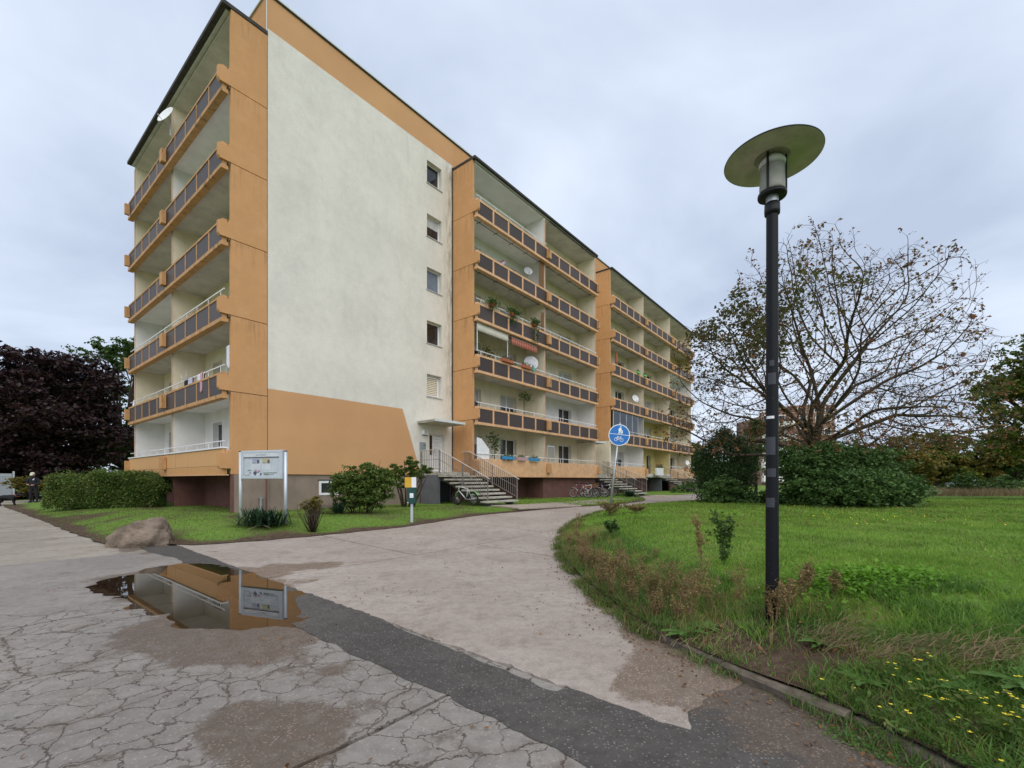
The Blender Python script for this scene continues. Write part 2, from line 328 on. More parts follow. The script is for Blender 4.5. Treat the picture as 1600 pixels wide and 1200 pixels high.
def pave_mat(name, c0, c1, crack=0.0, crack_big=True, agg=0.5, dampcol=(0.125, 0.094, 0.072)):
    t = NT(name); v = t.pos
    at = t.n('ShaderNodeAttribute', attribute_name='damp').outputs['Fac']
    a = t.noise(v, 0.45, 6, 0.6); b = t.noise(v, 7, 6, 0.7); g = t.noise(v, 120, 2, 0.6)
    vo = t.n('ShaderNodeTexVoronoi', {'Vector': v, 'Scale': 48.0}, feature='F1')
    c = t.mix(t.ramp(a, 0.3, 0.7), c0, c1)
    c = t.mix(t.ramp(b, 0.40, 0.72, 0, 0.5), c, tuple(x * 0.58 for x in c0))
    bl = t.noise(v, 1.7, 8, 0.72)
    c = t.mix(t.ramp(bl, 0.5, 0.68, 0, 0.45), c, (c0[0] * .62, c0[1] * .56, c0[2] * .5))
    peb = t.math('MULTIPLY', t.ramp(vo.outputs['Distance'], 0.2, 0.5, 1, 0), t.ramp(t.n('ShaderNodeSeparateColor', {0: vo.outputs['Color']}).outputs[1], 0.35, 0.55))
    pc = t.mix(t.n('ShaderNodeSeparateColor', {0: vo.outputs['Color']}).outputs[0], tuple(x * 0.55 for x in c0), tuple(min(1, x * (1.5 if c1[0] > .15 else 2.3)) for x in c1))
    c = t.mix(t.math('MULTIPLY', peb, agg), c, pc)
    # damp, silted areas
    df = t.ramp(t.math('ADD', at, t.math('ADD', t.math('MULTIPLY', t.math('SUBTRACT', t.noise(v, 2.2, 7, 0.7), 0.5), 1.1), t.math('MULTIPLY', t.math('SUBTRACT', b, 0.5), 0.5))), 0.42, 0.62)
    dc = t.mix(t.ramp(g, 0.4, 0.65), tuple(x * 0.72 for x in dampcol), tuple(x * 1.2 for x in dampcol))
    dc = t.mix(t.math('MULTIPLY', peb, t.ramp(b, 0.34, 0.6, 0, 0.9)), dc, tuple(x * 2.3 for x in dampcol))
    df2 = t.math('MULTIPLY', df, t.ramp(t.noise(v, 5.5, 7, 0.75), 0.25, 0.55, 0.55, 0.92))
    c = t.mix(df2, c, dc)
    h = t.math('ADD', t.math('MULTIPLY', g, 0.25), t.math('ADD', t.math('MULTIPLY', b, 0.35), t.math('MULTIPLY', peb, 0.25 * agg)))
    rough = t.mix(df, (0.85,) * 3, (0.6,) * 3)
    if crack:
        wv = t.n('ShaderNodeTexNoise', {'Vector': v, 'Scale': 2.6, 'Detail': 6, 'Roughness': 0.65}).outputs['Color']
        wob = t.n('ShaderNodeVectorMath', {0: wv, 1: (0.5, 0.5, 0.5)}, operation='SUBTRACT').outputs[0]
        wob = t.scalev(wob, (0.42, 0.42, 0))
        v2 = t.n('ShaderNodeVectorMath', {0: v, 1: wob}, operation='ADD').outputs[0]
        def cr(scale, w):
            vd = t.n('ShaderNodeTexVoronoi', {'Vector': v2, 'Scale': scale}, feature='DISTANCE_TO_EDGE')
            vd.voronoi_dimensions = '2D'
            return vd.outputs['Distance'], w
        d1 = t.ramp(cr(1.05, 0)[0], 0.002, 0.014, 1, 0)
        d2 = t.ramp(cr(3.9, 0)[0], 0.005, 0.032, 1, 0)
        am = t.ramp(t.math('ADD', t.n('ShaderNodeAttribute', attribute_name='cracked').outputs['Fac'], t.math('MULTIPLY', t.math('SUBTRACT', t.noise(v, 0.9, 4), 0.5), 1.7)), 0.30, 0.62)
        am1 = t.math('MULTIPLY', t.ramp(t.n('ShaderNodeAttribute', attribute_name='cracked').outputs['Fac'], 0.1, 0.5), t.ramp(t.noise(v, 0.7, 3), 0.34, 0.5, .35, 1))
        k = t.math('MAXIMUM', t.math('MULTIPLY', d1, am1), t.math('MULTIPLY', d2, am))
        k = t.math('MULTIPLY', k, t.ramp(t.noise(v, 3.0, 5, 0.7), 0.30, 0.50, 0.12, 1))
        k = t.math('MULTIPLY', k, t.math('SUBTRACT', 1.0, t.math('MULTIPLY', df, 0.75)))
        k = t.math('MULTIPLY', k, crack)
        halo = t.math('MULTIPLY', t.math('MULTIPLY', t.ramp(cr(1.05, 0)[0], 0.0, 0.10, 1, 0), am1), t.ramp(t.noise(v, 2.2, 5, .7), .42, .62, 0, .5))
        c = t.mix(t.math('MULTIPLY', halo, crack), c, (0.13, 0.10, 0.078))
        c = t.mix(t.math('MULTIPLY', k, 0.88), c, (0.07, 0.05, 0.036))
        h = t.math('SUBTRACT', h, t.math('MULTIPLY', k, 1.6))
    return t.done(c, rough, t.bump(h, 0.55, 0.008), 0.25)
M['pave_grey'] = pave_mat('old_cracked_concrete', (0.212, 0.193, 0.174), (0.292, 0.267, 0.24), 1.0, agg=0.55)
M['pave_beige'] = pave_mat('beige_path_concrete', (0.27, 0.238, 0.195), (0.37, 0.33, 0.275), 0.0, agg=0.4)
M['pave_pink'] = pave_mat('pinkish_path_concrete', (0.305, 0.255, 0.22), (0.395, 0.34, 0.297), 0.0, agg=0.5, dampcol=(0.17, 0.125, 0.092))
M['pave_walk'] = pave_mat('pale_walk_slab', (0.34, 0.285, 0.235), (0.42, 0.36, 0.30), 0.0, agg=0.3)
M['asphalt'] = pave_mat('patched_asphalt', (0.064, 0.058, 0.053), (0.098, 0.089, 0.081), 0.0, agg=1.0, dampcol=(0.115, 0.087, 0.066))
M['kerb'] = plain('old_kerb_concrete', (0.15, 0.125, 0.098), 0.95, 0.35, 6, 1.0, spec=0.1, dirt=0.9, dirtcol=(0.055, 0.043, 0.03), fine=30)
def water_mat():
    t = NT('puddle_water')
    fr = t.n('ShaderNodeFresnel', {'IOR': 1.45})
    g = t.n('ShaderNodeBsdfGlossy', {'Color': (0.95, 0.95, 0.95, 1), 'Roughness': 0.012})
    tr = t.n('ShaderNodeBsdfTransparent', {'Color': (0.60, 0.52, 0.43, 1)})
    m = t.n('ShaderNodeMixShader', {0: fr.outputs[0], 1: tr.outputs[0], 2: g.outputs[0]})
    t.t.links.new(m.outputs[0], t.out.inputs[0]); return t.m
M['water'] = water_mat()

# ------------------------------------------------------------------ mesh helpers
class MB:
    def __init__(s): s.v = []; s.f = []; s.mi = []; s.mats = []; s.cur = 0
    def mat(s, m):
        if m not in s.mats: s.mats.append(m)
        s.cur = s.mats.index(m); return s
    def add(s, vs, fs):
        b = len(s.v); s.v += [tuple(p) for p in vs]
        for f in fs: s.f.append([b + i for i in f]); s.mi.append(s.cur)
        return s
    def box(s, x0, x1, y0, y1, z0, z1):
        x0, x1 = min(x0, x1), max(x0, x1); y0, y1 = min(y0, y1), max(y0, y1); z0, z1 = min(z0, z1), max(z0, z1)
        return s.add([(x0, y0, z0), (x1, y0, z0), (x1, y1, z0), (x0, y1, z0), (x0, y0, z1), (x1, y0, z1), (x1, y1, z1), (x0, y1, z1)],
              [(0, 3, 2, 1), (4, 5, 6, 7), (0, 1, 5, 4), (1, 2, 6, 5), (2, 3, 7, 6), (3, 0, 4, 7)])
    def quad(s, a, b, c, d): return s.add([a, b, c, d], [(0, 1, 2, 3)])
    def tube(s, pts, r, n=8, caps=True):
        pts = [Vector(p) for p in pts]; k = len(pts)
        rs = r if isinstance(r, (list, tuple)) else [r] * k
        vs = []; prev = None
        for i, p in enumerate(pts):
            d = (pts[min(i + 1, k - 1)] - pts[max(i - 1, 0)])
            d = d.normalized() if d.length > 1e-9 else Vector((0, 0, 1))
            if prev is None:
                a = d.cross(Vector((0, 0, 1)))
                if a.length < 0.05: a = d.cross(Vector((1, 0, 0)))
            else:
                a = prev - d * prev.dot(d)
            a.normalize(); prev = a; b = d.cross(a)
            for j in range(n):
                t = 2 * math.pi * j / n
                vs.append(p + (a * math.cos(t) + b * math.sin(t)) * rs[i])
        fs = []
        for i in range(k - 1):
            for j in range(n):
                fs.append((i * n + j, i * n + (j + 1) % n, (i + 1) * n + (j + 1) % n, (i + 1) * n + j))
        if caps:
            fs.append(tuple(range(n))[::-1]); fs.append(tuple((k - 1) * n + j for j in range(n)))
        return s.add(vs, fs)
    def lathe(s, prof, c=(0, 0, 0), n=32):
        vs = []; fs = []
        for r, z in prof:
            for j in range(n):
                t = 2 * math.pi * j / n; vs.append((c[0] + r * math.cos(t), c[1] + r * math.sin(t), c[2] + z))
        for i in range(len(prof) - 1):
            for j in range(n):
                fs.append((i * n + j, i * n + (j + 1) % n, (i + 1) * n + (j + 1) % n, (i + 1) * n + j))
        return s.add(vs, fs)
    def ring(s, c, ax, R, r, n=28, m=6):
        ax = Vector(ax).normalized(); a = ax.cross(Vector((0.3, 0.2, 1))).normalized(); b = ax.cross(a); c = Vector(c)
        vs = []; fs = []
        for i in range(n):
            t = 2 * math.pi * i / n; d = a * math.cos(t) + b * math.sin(t)
            for j in range(m):
                q = 2 * math.pi * j / m; vs.append(c + d * (R + r * math.cos(q)) + ax * (r * math.sin(q)))
        for i in range(n):
            for j in range(m):
                fs.append((i * m + j, ((i + 1) % n) * m + j, ((i + 1) % n) * m + (j + 1) % m, i * m + (j + 1) % m))
        return s.add(vs, fs)
    def prism(s, poly, f):     # poly: 2-D points; f(p, side) -> 3-D point, side 0 or 1
        n = len(poly); vs = [f(p, 0) for p in poly] + [f(p, 1) for p in poly]
        fs = [tuple(range(n))[::-1], tuple(range(n, 2 * n))] + [(i, (i + 1) % n, n + (i + 1) % n, n + i) for i in range(n)]
        return s.add(vs, fs)
    def build(s, name, mat=None, parent=None, off=(0, 0, 0), smooth=False, bevel=0.0):
        me = bpy.data.meshes.new(name)
        if any(off): s.v = [(p[0] - off[0], p[1] - off[1], p[2] - off[2]) for p in s.v]
        me.from_pydata(s.v, [], s.f); me.validate(); 
        bm = bmesh.new(); bm.from_mesh(me); bmesh.ops.recalc_face_normals(bm, faces=bm.faces); bm.to_mesh(me); bm.free()
        if mat is not None: me.materials.append(M[mat] if isinstance(mat, str) else mat)
        else:
            for m in s.mats: me.materials.append(M[m])
            if len(s.mi) == len(me.polygons): me.polygons.foreach_set('material_index', s.mi)
        if smooth:
            me.polygons.foreach_set('use_smooth', [True] * len(me.polygons))
        me.update()
        o = link(name, me, parent)
        if bevel:
            b = o.modifiers.new('bevel', 'BEVEL'); b.width = bevel; b.segments = 2; b.limit_method = 'ANGLE'; b.angle_limit = rad(40)
        return o
def link(name, me, parent=None):
    o = bpy.data.objects.new(name, me); COL.objects.link(o)
    if parent is not None: o.parent = parent
    return o
def tag(o, label=None, cat=None, group=None, kind=None):
    if label: o['label'] = label
    if cat: o['category'] = cat
    if group: o['group'] = group
    if kind: o['kind'] = kind
    return o
def thing(name, label, cat, loc=(0, 0, 0), rz=0.0, group=None):
    o = bpy.data.objects.new(name, None); COL.objects.link(o); o.location = loc; o.rotation_euler = (0, 0, rz); o.empty_display_size = 0.2
    return tag(o, label, cat, group)
def copy_tree(o, parent=None):
    c = o.copy(); COL.objects.link(c); c.parent = parent
    for ch in list(o.children): copy_tree(ch, c)
    return c
def npmesh(name, V, F, mat, parent=None, smooth=False):
    """V (n,3) array, F (m,k) array of equal-sided faces"""
    me = bpy.data.meshes.new(name)
    V = np.asarray(V, dtype=np.float32); F = np.asarray(F, dtype=np.int32)
    k = F.shape[1]
    me.vertices.add(len(V)); me.vertices.foreach_set('co', V.ravel())
    me.loops.add(F.size); me.loops.foreach_set('vertex_index', F.ravel())
    me.polygons.add(len(F)); me.polygons.foreach_set('loop_start', np.arange(0, F.size, k, dtype=np.int32))
    if smooth: me.polygons.foreach_set('use_smooth', np.ones(len(F), dtype=bool))
    me.materials.append(M[mat]); me.update(calc_edges=True); me.validate()
    return link(name, me, parent)
def leaves_mesh(name, C, size, mat, parent=None, up=0.3, aspect=0.6, jit=0.35):
    """one kite-shaped leaf (folded along its rib) per centre"""
    C = np.asarray(C, dtype=np.float64); n = len(C)
    d = RNG.normal(size=(n, 3)); d[:, 2] *= 0.55; d /= np.linalg.norm(d, axis=1)[:, None]
    nn = RNG.normal(size=(n, 3)); nn[:, 2] = np.abs(nn[:, 2]) + up; 
    w = np.cross(d, nn); w /= (np.linalg.norm(w, axis=1)[:, None] + 1e-9)
    nrm = np.cross(w, d)
    s = (size * (1 + jit * RNG.uniform(-1, 1, n)))[:, None]
    a = C - d * s * 0.5; b = C + d * s * 0.5
    m = C - d * s * 0.05 
    l = m + w * s * aspect * 0.5 + nrm * s * 0.10; r = m - w * s * aspect * 0.5 + nrm * s * 0.10
    V = np.stack([a, l, b, r], axis=1).reshape(-1, 3)
    F = np.arange(4 * n).reshape(n, 4)
    o_ = npmesh(name, V, F, mat, parent)
    if parent is not None: o_['kind'] = 'stuff'
    return o_
def blades_mesh(name, P, h, w, mat, lean=0.5, parent=None, nseg=2, dirs=None):
    """bent blades: two quads narrowing to a tip"""
    P = np.asarray(P, dtype=np.float64); n = len(P)
    th = RNG.uniform(0, 2 * np.pi, n); dx, dy = np.cos(th), np.sin(th)
    if dirs is not None: dx, dy = dirs
    ln = lean * RNG.uniform(0.2, 1.3, n)
    hh = h * RNG.uniform(0.55, 1.35, n); ww = w * RNG.uniform(0.7, 1.3, n)
    t2 = RNG.uniform(0, 2 * np.pi, n); sx, sy = -np.sin(t2) * ww / 2, np.cos(t2) * ww / 2
    def at(f):
        b = ln * f * f * hh
        return np.stack([P[:, 0] + dx * b, P[:, 1] + dy * b, P[:, 2] + hh * f * (1 - 0.25 * np.minimum(ln, 2) * f)], 1)
    S = np.stack([sx, sy, np.zeros(n)], 1)
    p0, p1, p2 = at(0.0), at(0.55), at(1.0)
    V = np.stack([p0 - S, p0 + S, p1 + S * 0.75, p1 - S * 0.75, p2], 1).reshape(-1, 3)
    b = np.arange(n)[:, None] * 5
    F = np.concatenate([b + np.array([0, 1, 2]), b + np.array([0, 2, 3]), b + np.array([3, 2, 4])], 1).reshape(-1, 3)
    return npmesh(name, V, F, mat, parent)

# ------------------------------------------------------------------ ground heights
def S(a, b, x):
    t = min(1, max(0, (x - a) / (b - a))); return t * t * (3 - 2 * t)
def zp(x, y): return S(9, 22, y) * (0.2 + 0.24 * S(-16, -2, x))
PUD = [(-6.5, 7.09), (-6.66, 8.07), (-6.71, 8.65), (-6.2, 8.97), (-5.3, 8.45), (-4.5, 7.9), (-3.6, 7.09), (-2.87, 6.16), (-2.50, 5.3), (-2.9, 5.12), (-3.49, 5.27), (-3.9, 5.42), (-4.7, 6.05), (-5.6, 6.65)]
def seg_d(x, y, a, b):
    dx, dy = b[0] - a[0], b[1] - a[1]; L = dx * dx + dy * dy
    t = max(0, min(1, ((x - a[0]) * dx + (y - a[1]) * dy) / L)) if L else 0
    return math.hypot(x - a[0] - t * dx, y - a[1] - t * dy)
def inside(x, y, poly):
    c = False; n = len(poly)
    for i in range(n):
        x0, y0 = poly[i]; x1, y1 = poly[i - 1]
        if (y0 > y) != (y1 > y) and x < (x1 - x0) * (y - y0) / (y1 - y0) + x0: c = not c
    return c
def sdp(x, y, poly):
    d = min(seg_d(x, y, poly[i - 1], poly[i]) for i in range(len(poly)))
    return d if inside(x, y, poly) else -d
def line_d(x, y, pl): return min(seg_d(x, y, pl[i], pl[i + 1]) for i in range(len(pl) - 1))
def basin(x, y):
    if not (-9 < x < -0.5 and 3 < y < 11): return 0.0
    q = sdp(x, y, PUD)
    if q < -1.6: return 0.0
    nz = noise.fractal(Vector((x * 1.7, y * 1.7, 3.1)), 0.8, 2.0, 4) * 0.011
    if q >= 0: b = -0.008 - 0.03 * min(1, q / 0.6)
    else: b = (-0.008 + 0.02 * min(1, -q / 0.5)) * (1 - S(0.6, 1.6, -q))
    return b + nz * (1 - S(0.3, 1.5, -q))
def zg(x, y): return zp(x, y) + basin(x, y)
KERB = [(3.0, 0.2), (2.62, 1.6), (2.51, 2.23), (2.4, 2.7), (2.3, 3.04), (2.16, 3.37), (1.9, 3.78), (1.67, 4.25), (1.51, 4.62), (1.35, 5.54), (1.24, 6.32), (1.14, 7.2), (1.08, 8.53), (1.1, 10.02), (1.20, 11.27), (1.48, 13.11), (2.0, 14.94), (2.66, 16.4), (3.91, 18.5), (5.93, 21.03), (8.74, 23.83), (11.37, 26.0)]
EDGE = [(-46, 39), (-33, 29), (-25.4, 22.9), (-19.93, 18.71), (-17.04, 16.55), (-13.22, 13.59), (-10.29, 11.45), (-9.7, 11.25), (-9.14, 11.37), (-7.87, 11.2), (-6.66, 11.8), (-5.65, 12.51), (-4.53, 13.39), (-3.25, 14.39), (-2.24, 15.88), (-1.1, 17.3), (0.4, 18.45), (2.9, 20.5), (4.85, 21.8), (7.6, 26.0), (8.35, 28.4), (9.0, 31.4)]
def uv(u, v): return (0.6232 * u - 0.782 * v, 0.782 * u + 0.6232 * v)
def zlL(x, y):
    z = zp(x, y) + 0.025; d = line_d(x, y, EDGE)
    return z + (0.44 - z) * S(0, 2.6, d) * 0.95 + 0.03 * noise.noise(Vector((x * 0.8, y * 0.8, 0))) * S(0, 1, d)
def zlR(x, y):
    d = line_d(x, y, KERB)
    z = zp(x, y) + 0.085
    return z + (0.60 - min(z, 0.60)) * S(-0.25, 2.4, d) + 0.05 * noise.noise(Vector((x * 0.9, y * 0.9, 5))) * S(0, 1, d)

def cdt_sheet(name, poly, zf, mat, step, fine=None, attr=None, wob=0.0, dens=0.3, kind='structure'):
    """triangulated sheet inside poly; boundary subdivided to `dens` and wobbled"""
    B = []
    n = len(poly)
    for i in range(n):
        a, b = poly[i], poly[(i + 1) % n]; L = math.hypot(b[0] - a[0], b[1] - a[1])
        far = min(math.hypot(*a), math.hypot(*b)) > 35
        k = max(1, int(L / (dens if not far else 6)))
        for j in range(k):
            t = j / k; x, y = a[0] + (b[0] - a[0]) * t, a[1] + (b[1] - a[1]) * t
            if wob:
                x += wob * noise.fractal(Vector((x * 3, y * 3, 1.7)), 0.7, 2, 4); y += wob * noise.fractal(Vector((x * 3, y * 3, 9.2)), 0.7, 2, 4)
            B.append((x, y))
    pts = [Vector(p) for p in B]; edges = [(i, (i + 1) % len(B)) for i in range(len(B))]
    xs = [p[0] for p in B]; ys = [p[1] for p in B]
    def grid(st, x0, x1, y0, y1, skip=None):
        nx, ny = int((x1 - x0) / st) + 1, int((y1 - y0) / st) + 1
        for i in range(nx):
            for j in range(ny):
                x, y = x0 + (i + 0.5 * (j % 2)) * st, y0 + j * st
                if skip and skip[0] < x < skip[1] and skip[2] < y < skip[3]: continue
                if inside(x, y, B): pts.append(Vector((x, y)))
    if fine:
        st2, bx = fine
        grid(step, min(xs), max(xs), min(ys), max(ys), bx); grid(st2, max(bx[0], min(xs)), min(bx[1], max(xs)), max(bx[2], min(ys)), min(bx[3], max(ys)))
    else: grid(step, min(xs), max(xs), min(ys), max(ys))
    vs, es, fs, *_ = delaunay_2d_cdt(pts, edges, [], 1, 1e-5)
    me = bpy.data.meshes.new(name)
    me.from_pydata([(p.x, p.y, zf(p.x, p.y)) for p in vs], [], fs); me.validate()
    me.materials.append(M[mat]); me.polygons.foreach_set('use_smooth', [True] * len(me.polygons))
    if attr:
        for an, fn in attr.items():
            at = me.attributes.new(an, 'FLOAT', 'POINT'); at.data.foreach_set('value', [fn(p.x, p.y) for p in vs])
    bm = bmesh.new(); bm.from_mesh(me)
    for f in bm.faces:
        if f.normal.z < 0: f.normal_flip()
    bm.to_mesh(me); bm.free()
    o = link(name, me); o['kind'] = kind
    return o

# damp blobs (x, y, radius, strength)
DAMP = [(-3.75, 4.95, 0.75, .75), (-3.0, 4.55, 0.6, .75), (-2.35, 4.35, 0.5, .75), (-5.4, 6.2, 0.5, .5), (-2.3, 5.1, 0.5, .7), (-1.55, 3.95, 0.35, .6), (-1.6, 3.0, 0.42, .8), (-1.95, 3.2, 0.3, .6), (-1.35, 2.75, 0.35, .7), (-1.0, 3.35, 0.25, .5), (-6.9, 7.6, .5, .5), (-4.4, 8.3, 0.8, .7), (-3.6, 8.8, 0.5, .65), (-3.2, 7.3, 0.4, .45),
        (1.40, 4.2, 0.35, .8), (1.15, 3.75, 0.3, .75), (1.75, 3.4, 0.6, .7), (1.35, 4.9, 0.25, .6), (0.85, 3.5, 0.25, .5), (2.2, 2.6, .7, .8), (0.9, 2.3, .5, .4), (-0.45, 2.9, .3, .5), (0.1, 2.6, .3, .4), (1.15, 6.0, .25, .4), (-6.7, 10.3, .6, .5), (-9.0, 10.8, .7, .7), (-8.0, 10.2, .5, .6)]
def damp(x, y):
    v = 0.0
    for a, b, r, s in DAMP:
        q = ((x - a) ** 2 + (y - b) ** 2) / (r * r)
        if q < 6: v += s * math.exp(-q)
    d = line_d(x, y, KERB)
    if d < 0.5: v += 0.6 * (1 - d / 0.5)
    if -8 < x < -1.5 and 4 < y < 10:
        q = -sdp(x, y, PUD); v += .75 * math.exp(-max(0, q) / .16)
    return min(1.0, v)
def cracked(x, y):
    return max(0.0, min(1.0, 1.15 - S(3.6, 8.5, math.hypot(x * 0.8 + 1.0, y)) * 1.1))

# ------------------------------------------------------------------ ground and paving
def ground_sheet():
    rs = np.concatenate([[0], np.geomspace(3, 420, 44)]); na = 72
    V = []; F = []
    for r in rs:
        for j in range(na):
            a = 2 * math.pi * j / na; x, y = r * math.sin(a), r * math.cos(a)
            V.append((x, y, (zp(x, y) if y > 0 else 0) - 0.09 + (0.25 * S(26, 60, y) if x > 4 else 0)))
    for i in range(len(rs) - 1):
        for j in range(na):
            F.append((i * na + j, i * na + (j + 1) % na, (i + 1) * na + (j + 1) % na, (i + 1) * na + j))
    o = npmesh('ground', V, F, 'lawn', smooth=True); o['kind'] = 'structure'
ground_sheet()

SV, NV = (0.66, 0.7513), (0.7513, -0.66)
def sn(s, n): return (SV[0] * s + NV[0] * n, SV[1] * s + NV[1] * n)
def slab(name, s0, s1, n0, n1, mat, step, dz, parent, gap=0.012, jag=0.0, skirt=0.07, rag=None, endrag=None):
    s0 += gap; s1 -= gap; n0 += gap; n1 -= gap
    ns = max(1, int((s1 - s0) / step)); nn = max(1, int((n1 - n0) / step))
    V = []; da = []; ca = []
    for i in range(ns + 1):
        for j in range(nn + 1):
            s, n = s0 + (s1 - s0) * i / ns, n0 + (n1 - n0) * j / nn
            if jag or endrag:
                if jag and i in (0, ns): s += jag * noise.fractal(Vector((s * 4, n * 4, 2)), 0.6, 2, 4)
                if j in (0, nn) or (endrag and j == nn): n += (endrag if endrag and j == nn else jag) * noise.fractal(Vector((s * 1.7, n * .2, 7)), 0.9, 2, 4)
            if rag and i == 0: s += rag * noise.fractal(Vector((s * 5, n * 5, 4)), 0.6, 2, 4)
            x, y = sn(s, n); V.append((x, y, zg(x, y) + dz)); da.append(damp(x, y)); ca.append(cracked(x, y))
    idx = lambda i, j: i * (nn + 1) + j
    F = [(idx(i, j), idx(i, j + 1), idx(i + 1, j + 1), idx(i + 1, j)) for i in range(ns) for j in range(nn)]
    ring = [idx(0, j) for j in range(nn + 1)] + [idx(i, nn) for i in range(1, ns + 1)] + [idx(ns, j) for j in range(nn - 1, -1, -1)] + [idx(i, 0) for i in range(ns - 1, 0, -1)]
    b = len(V)
    for k in ring: V.append((V[k][0], V[k][1], V[k][2] - skirt)); da.append(da[k]); ca.append(0)
    m = len(ring); F += [(ring[k], ring[(k + 1) % m], b + (k + 1) % m, b + k) for k in range(m)]
    me = bpy.data.meshes.new(name); me.from_pydata(V, [], F); me.validate()
    me.materials.append(M[mat])
    for an, dat in (('damp', da), ('cracked', ca)):
        at = me.attributes.new(an, 'FLOAT', 'POINT'); at.data.foreach_set('value', dat)
    bm = bmesh.new(); bm.from_mesh(me); bmesh.ops.recalc_face_normals(bm, faces=bm.faces); bm.to_mesh(me); bm.free()
    return link(name, me, parent)
def holder(name, label=None):
    o = bpy.data.objects.new(name, None); COL.objects.link(o); o['kind'] = 'structure'
    return o
road = holder('road')
NG = [-13.2, -7.5, -2.65, 2.2, 7.0]
for i in range(4):
    slab('concrete_slab', -9, -3.2, NG[i], NG[i + 1], 'pave_grey', 0.5, 0, road)
    slab('concrete_slab', -3.2, 3.0, NG[i], NG[i + 1], 'pave_grey', 0.06 if i < 3 else 0.25, 0, road, gap=0.018, jag=0.03)
NB = [-13.2, -15.0, -17.7, -20.5, -23.4, -26.3, -29.5, -33, -37, -42, -48]
for i in range(len(NB) - 1):
    slab('concrete_slab', -9, -2.6, NB[i + 1], NB[i], 'pave_beige', 0.5, random.uniform(-.006, .006), road)
    slab('concrete_slab', -2.6, 2.4, NB[i + 1], NB[i], 'pave_beige', 0.2 if i < 4 else 0.5, random.uniform(-.008, .008), road, gap=0.03, jag=0.03)
path = holder('footpath')
for i, (a, b) in enumerate([(2.98, 6.05), (6.05, 10.6), (10.6, 15.2)]):
    slab('concrete_slab', a, b, -14.5, -8.1, 'pave_pink', 0.09 if i == 0 else 0.2, 0.009, path, gap=.018, rag=0.02 if i == 0 else None)
for i, (a, b) in enumerate([(2.98, 7.9), (7.9, 12.6), (12.6, 15.2)]):
    slab('concrete_slab', a, b, -8.1, -1.15, 'pave_pink', 0.06 if i == 0 else 0.2, 0.009, path, gap=.018, rag=0.05 if i == 0 else None, endrag=0.20 if i == 0 else None)
s = 15.2
while s < 62:
    slab('concrete_slab', s, s + 4.6, -14.5, -8.1, 'pave_pink', 0.6, 0.009, path); slab('concrete_slab', s, s + 4.6, -8.1, -3.0, 'pave_pink', 0.6, 0.009, path); s += 4.6
ASPH = [(-9.35, 11.3), (-7.9, 11.1), (-6.9, 11.6), (-6.35, 10.5), (-5.45, 9.0), (-4.05, 7.6), (-1.68, 5.46), (.34, 3.53), (.45, 3.6), (.5, 4.2), (.95, 4.9), (1.45, 5.0), (2.45, 2.9), (3.3, 0.5), (2.4, -1.0), (1.3, 1.5), (.24, 2.82), (-1.14, 4.0), (-2.2, 4.87), (-3.2, 5.8), (-5.5, 8.0), (-7.0, 9.5), (-8.3, 10.35)]
asph = cdt_sheet('asphalt_patch', ASPH, lambda x, y: zg(x, y) + 0.0055, 'asphalt', 0.12, attr={'damp': lambda x, y: damp(x, y) * (.45 if x < .6 else .9)}, wob=0.035, dens=0.07)
PW = []
for i in range(len(PUD)):
    cx, cy = -4.6, 7.0; x, y = PUD[i]; L = math.hypot(x - cx, y - cy); PW.append((cx + (x - cx) * (1 + 0.4 / L), cy + (y - cy) * (1 + 0.4 / L)))
pud = cdt_sheet('puddle', PW, lambda x, y: 0.0, 'water', 1.0); pud['kind'] = 'structure'

def soilR(x, y):
    d = line_d(x, y, KERB)
    return max(0.0, 1.0 - d / 0.95) * (1 - S(6, 9, y)) * 1.1 + max(0, 0.55 - d / 0.6) * S(6, 9, y) + 0.8 * math.exp(-((x - 2.55) ** 2 + (y - 4.1) ** 2) / 0.35)
def soilL(x, y):
    d = line_d(x, y, EDGE); return max(0.0, 0.66 - d / 0.9) + 0.36 + .45 * noise.noise(Vector((x * .6, y * .6, 4))) + .2 * noise.noise(Vector((x * 2, y * 2, 4)))
LAWNL = EDGE + [uv(31.2, 14.5), uv(31.2, 26), uv(-3, 42), (-46, 60)]
lawn_l = cdt_sheet('lawn', LAWNL, zlL, 'lawn', 0.8, (0.35, (-21, 6, 11, 24)), {'soil': soilL}, wob=0.10, dens=0.25)
LAWNR = KERB + [uv(60, 7.0), (90, 70), (90, -8), (3.2, -8)]
KIN = [(x + 0.0, y + 0.0) for x, y in KERB]
lawn_r = cdt_sheet('lawn', KIN + LAWNR[len(KERB):], zlR, 'lawn', 1.6, (0.16, (1, 7, 1, 9)), {'soil': soilR}, wob=0.012, dens=0.12)
L3 = [uv(34.8, 17), uv(34.8, 12.2), uv(45.2, 12.0), uv(45.2, 17)]
cdt_sheet('lawn', L3, lambda x, y: 0.47, 'lawn', 1.5, wob=0.12, dens=0.4, attr={'soil': lambda x, y: 0.1})
L4 = [uv(48.6, 19), uv(48.6, 12.2), uv(75, 12.0), uv(75, 30), uv(57, 30), uv(57, 19)]
cdt_sheet('lawn', L4, lambda x, y: 0.47, 'lawn', 2.5, wob=0.12, dens=0.8, attr={'soil': lambda x, y: 0.1})
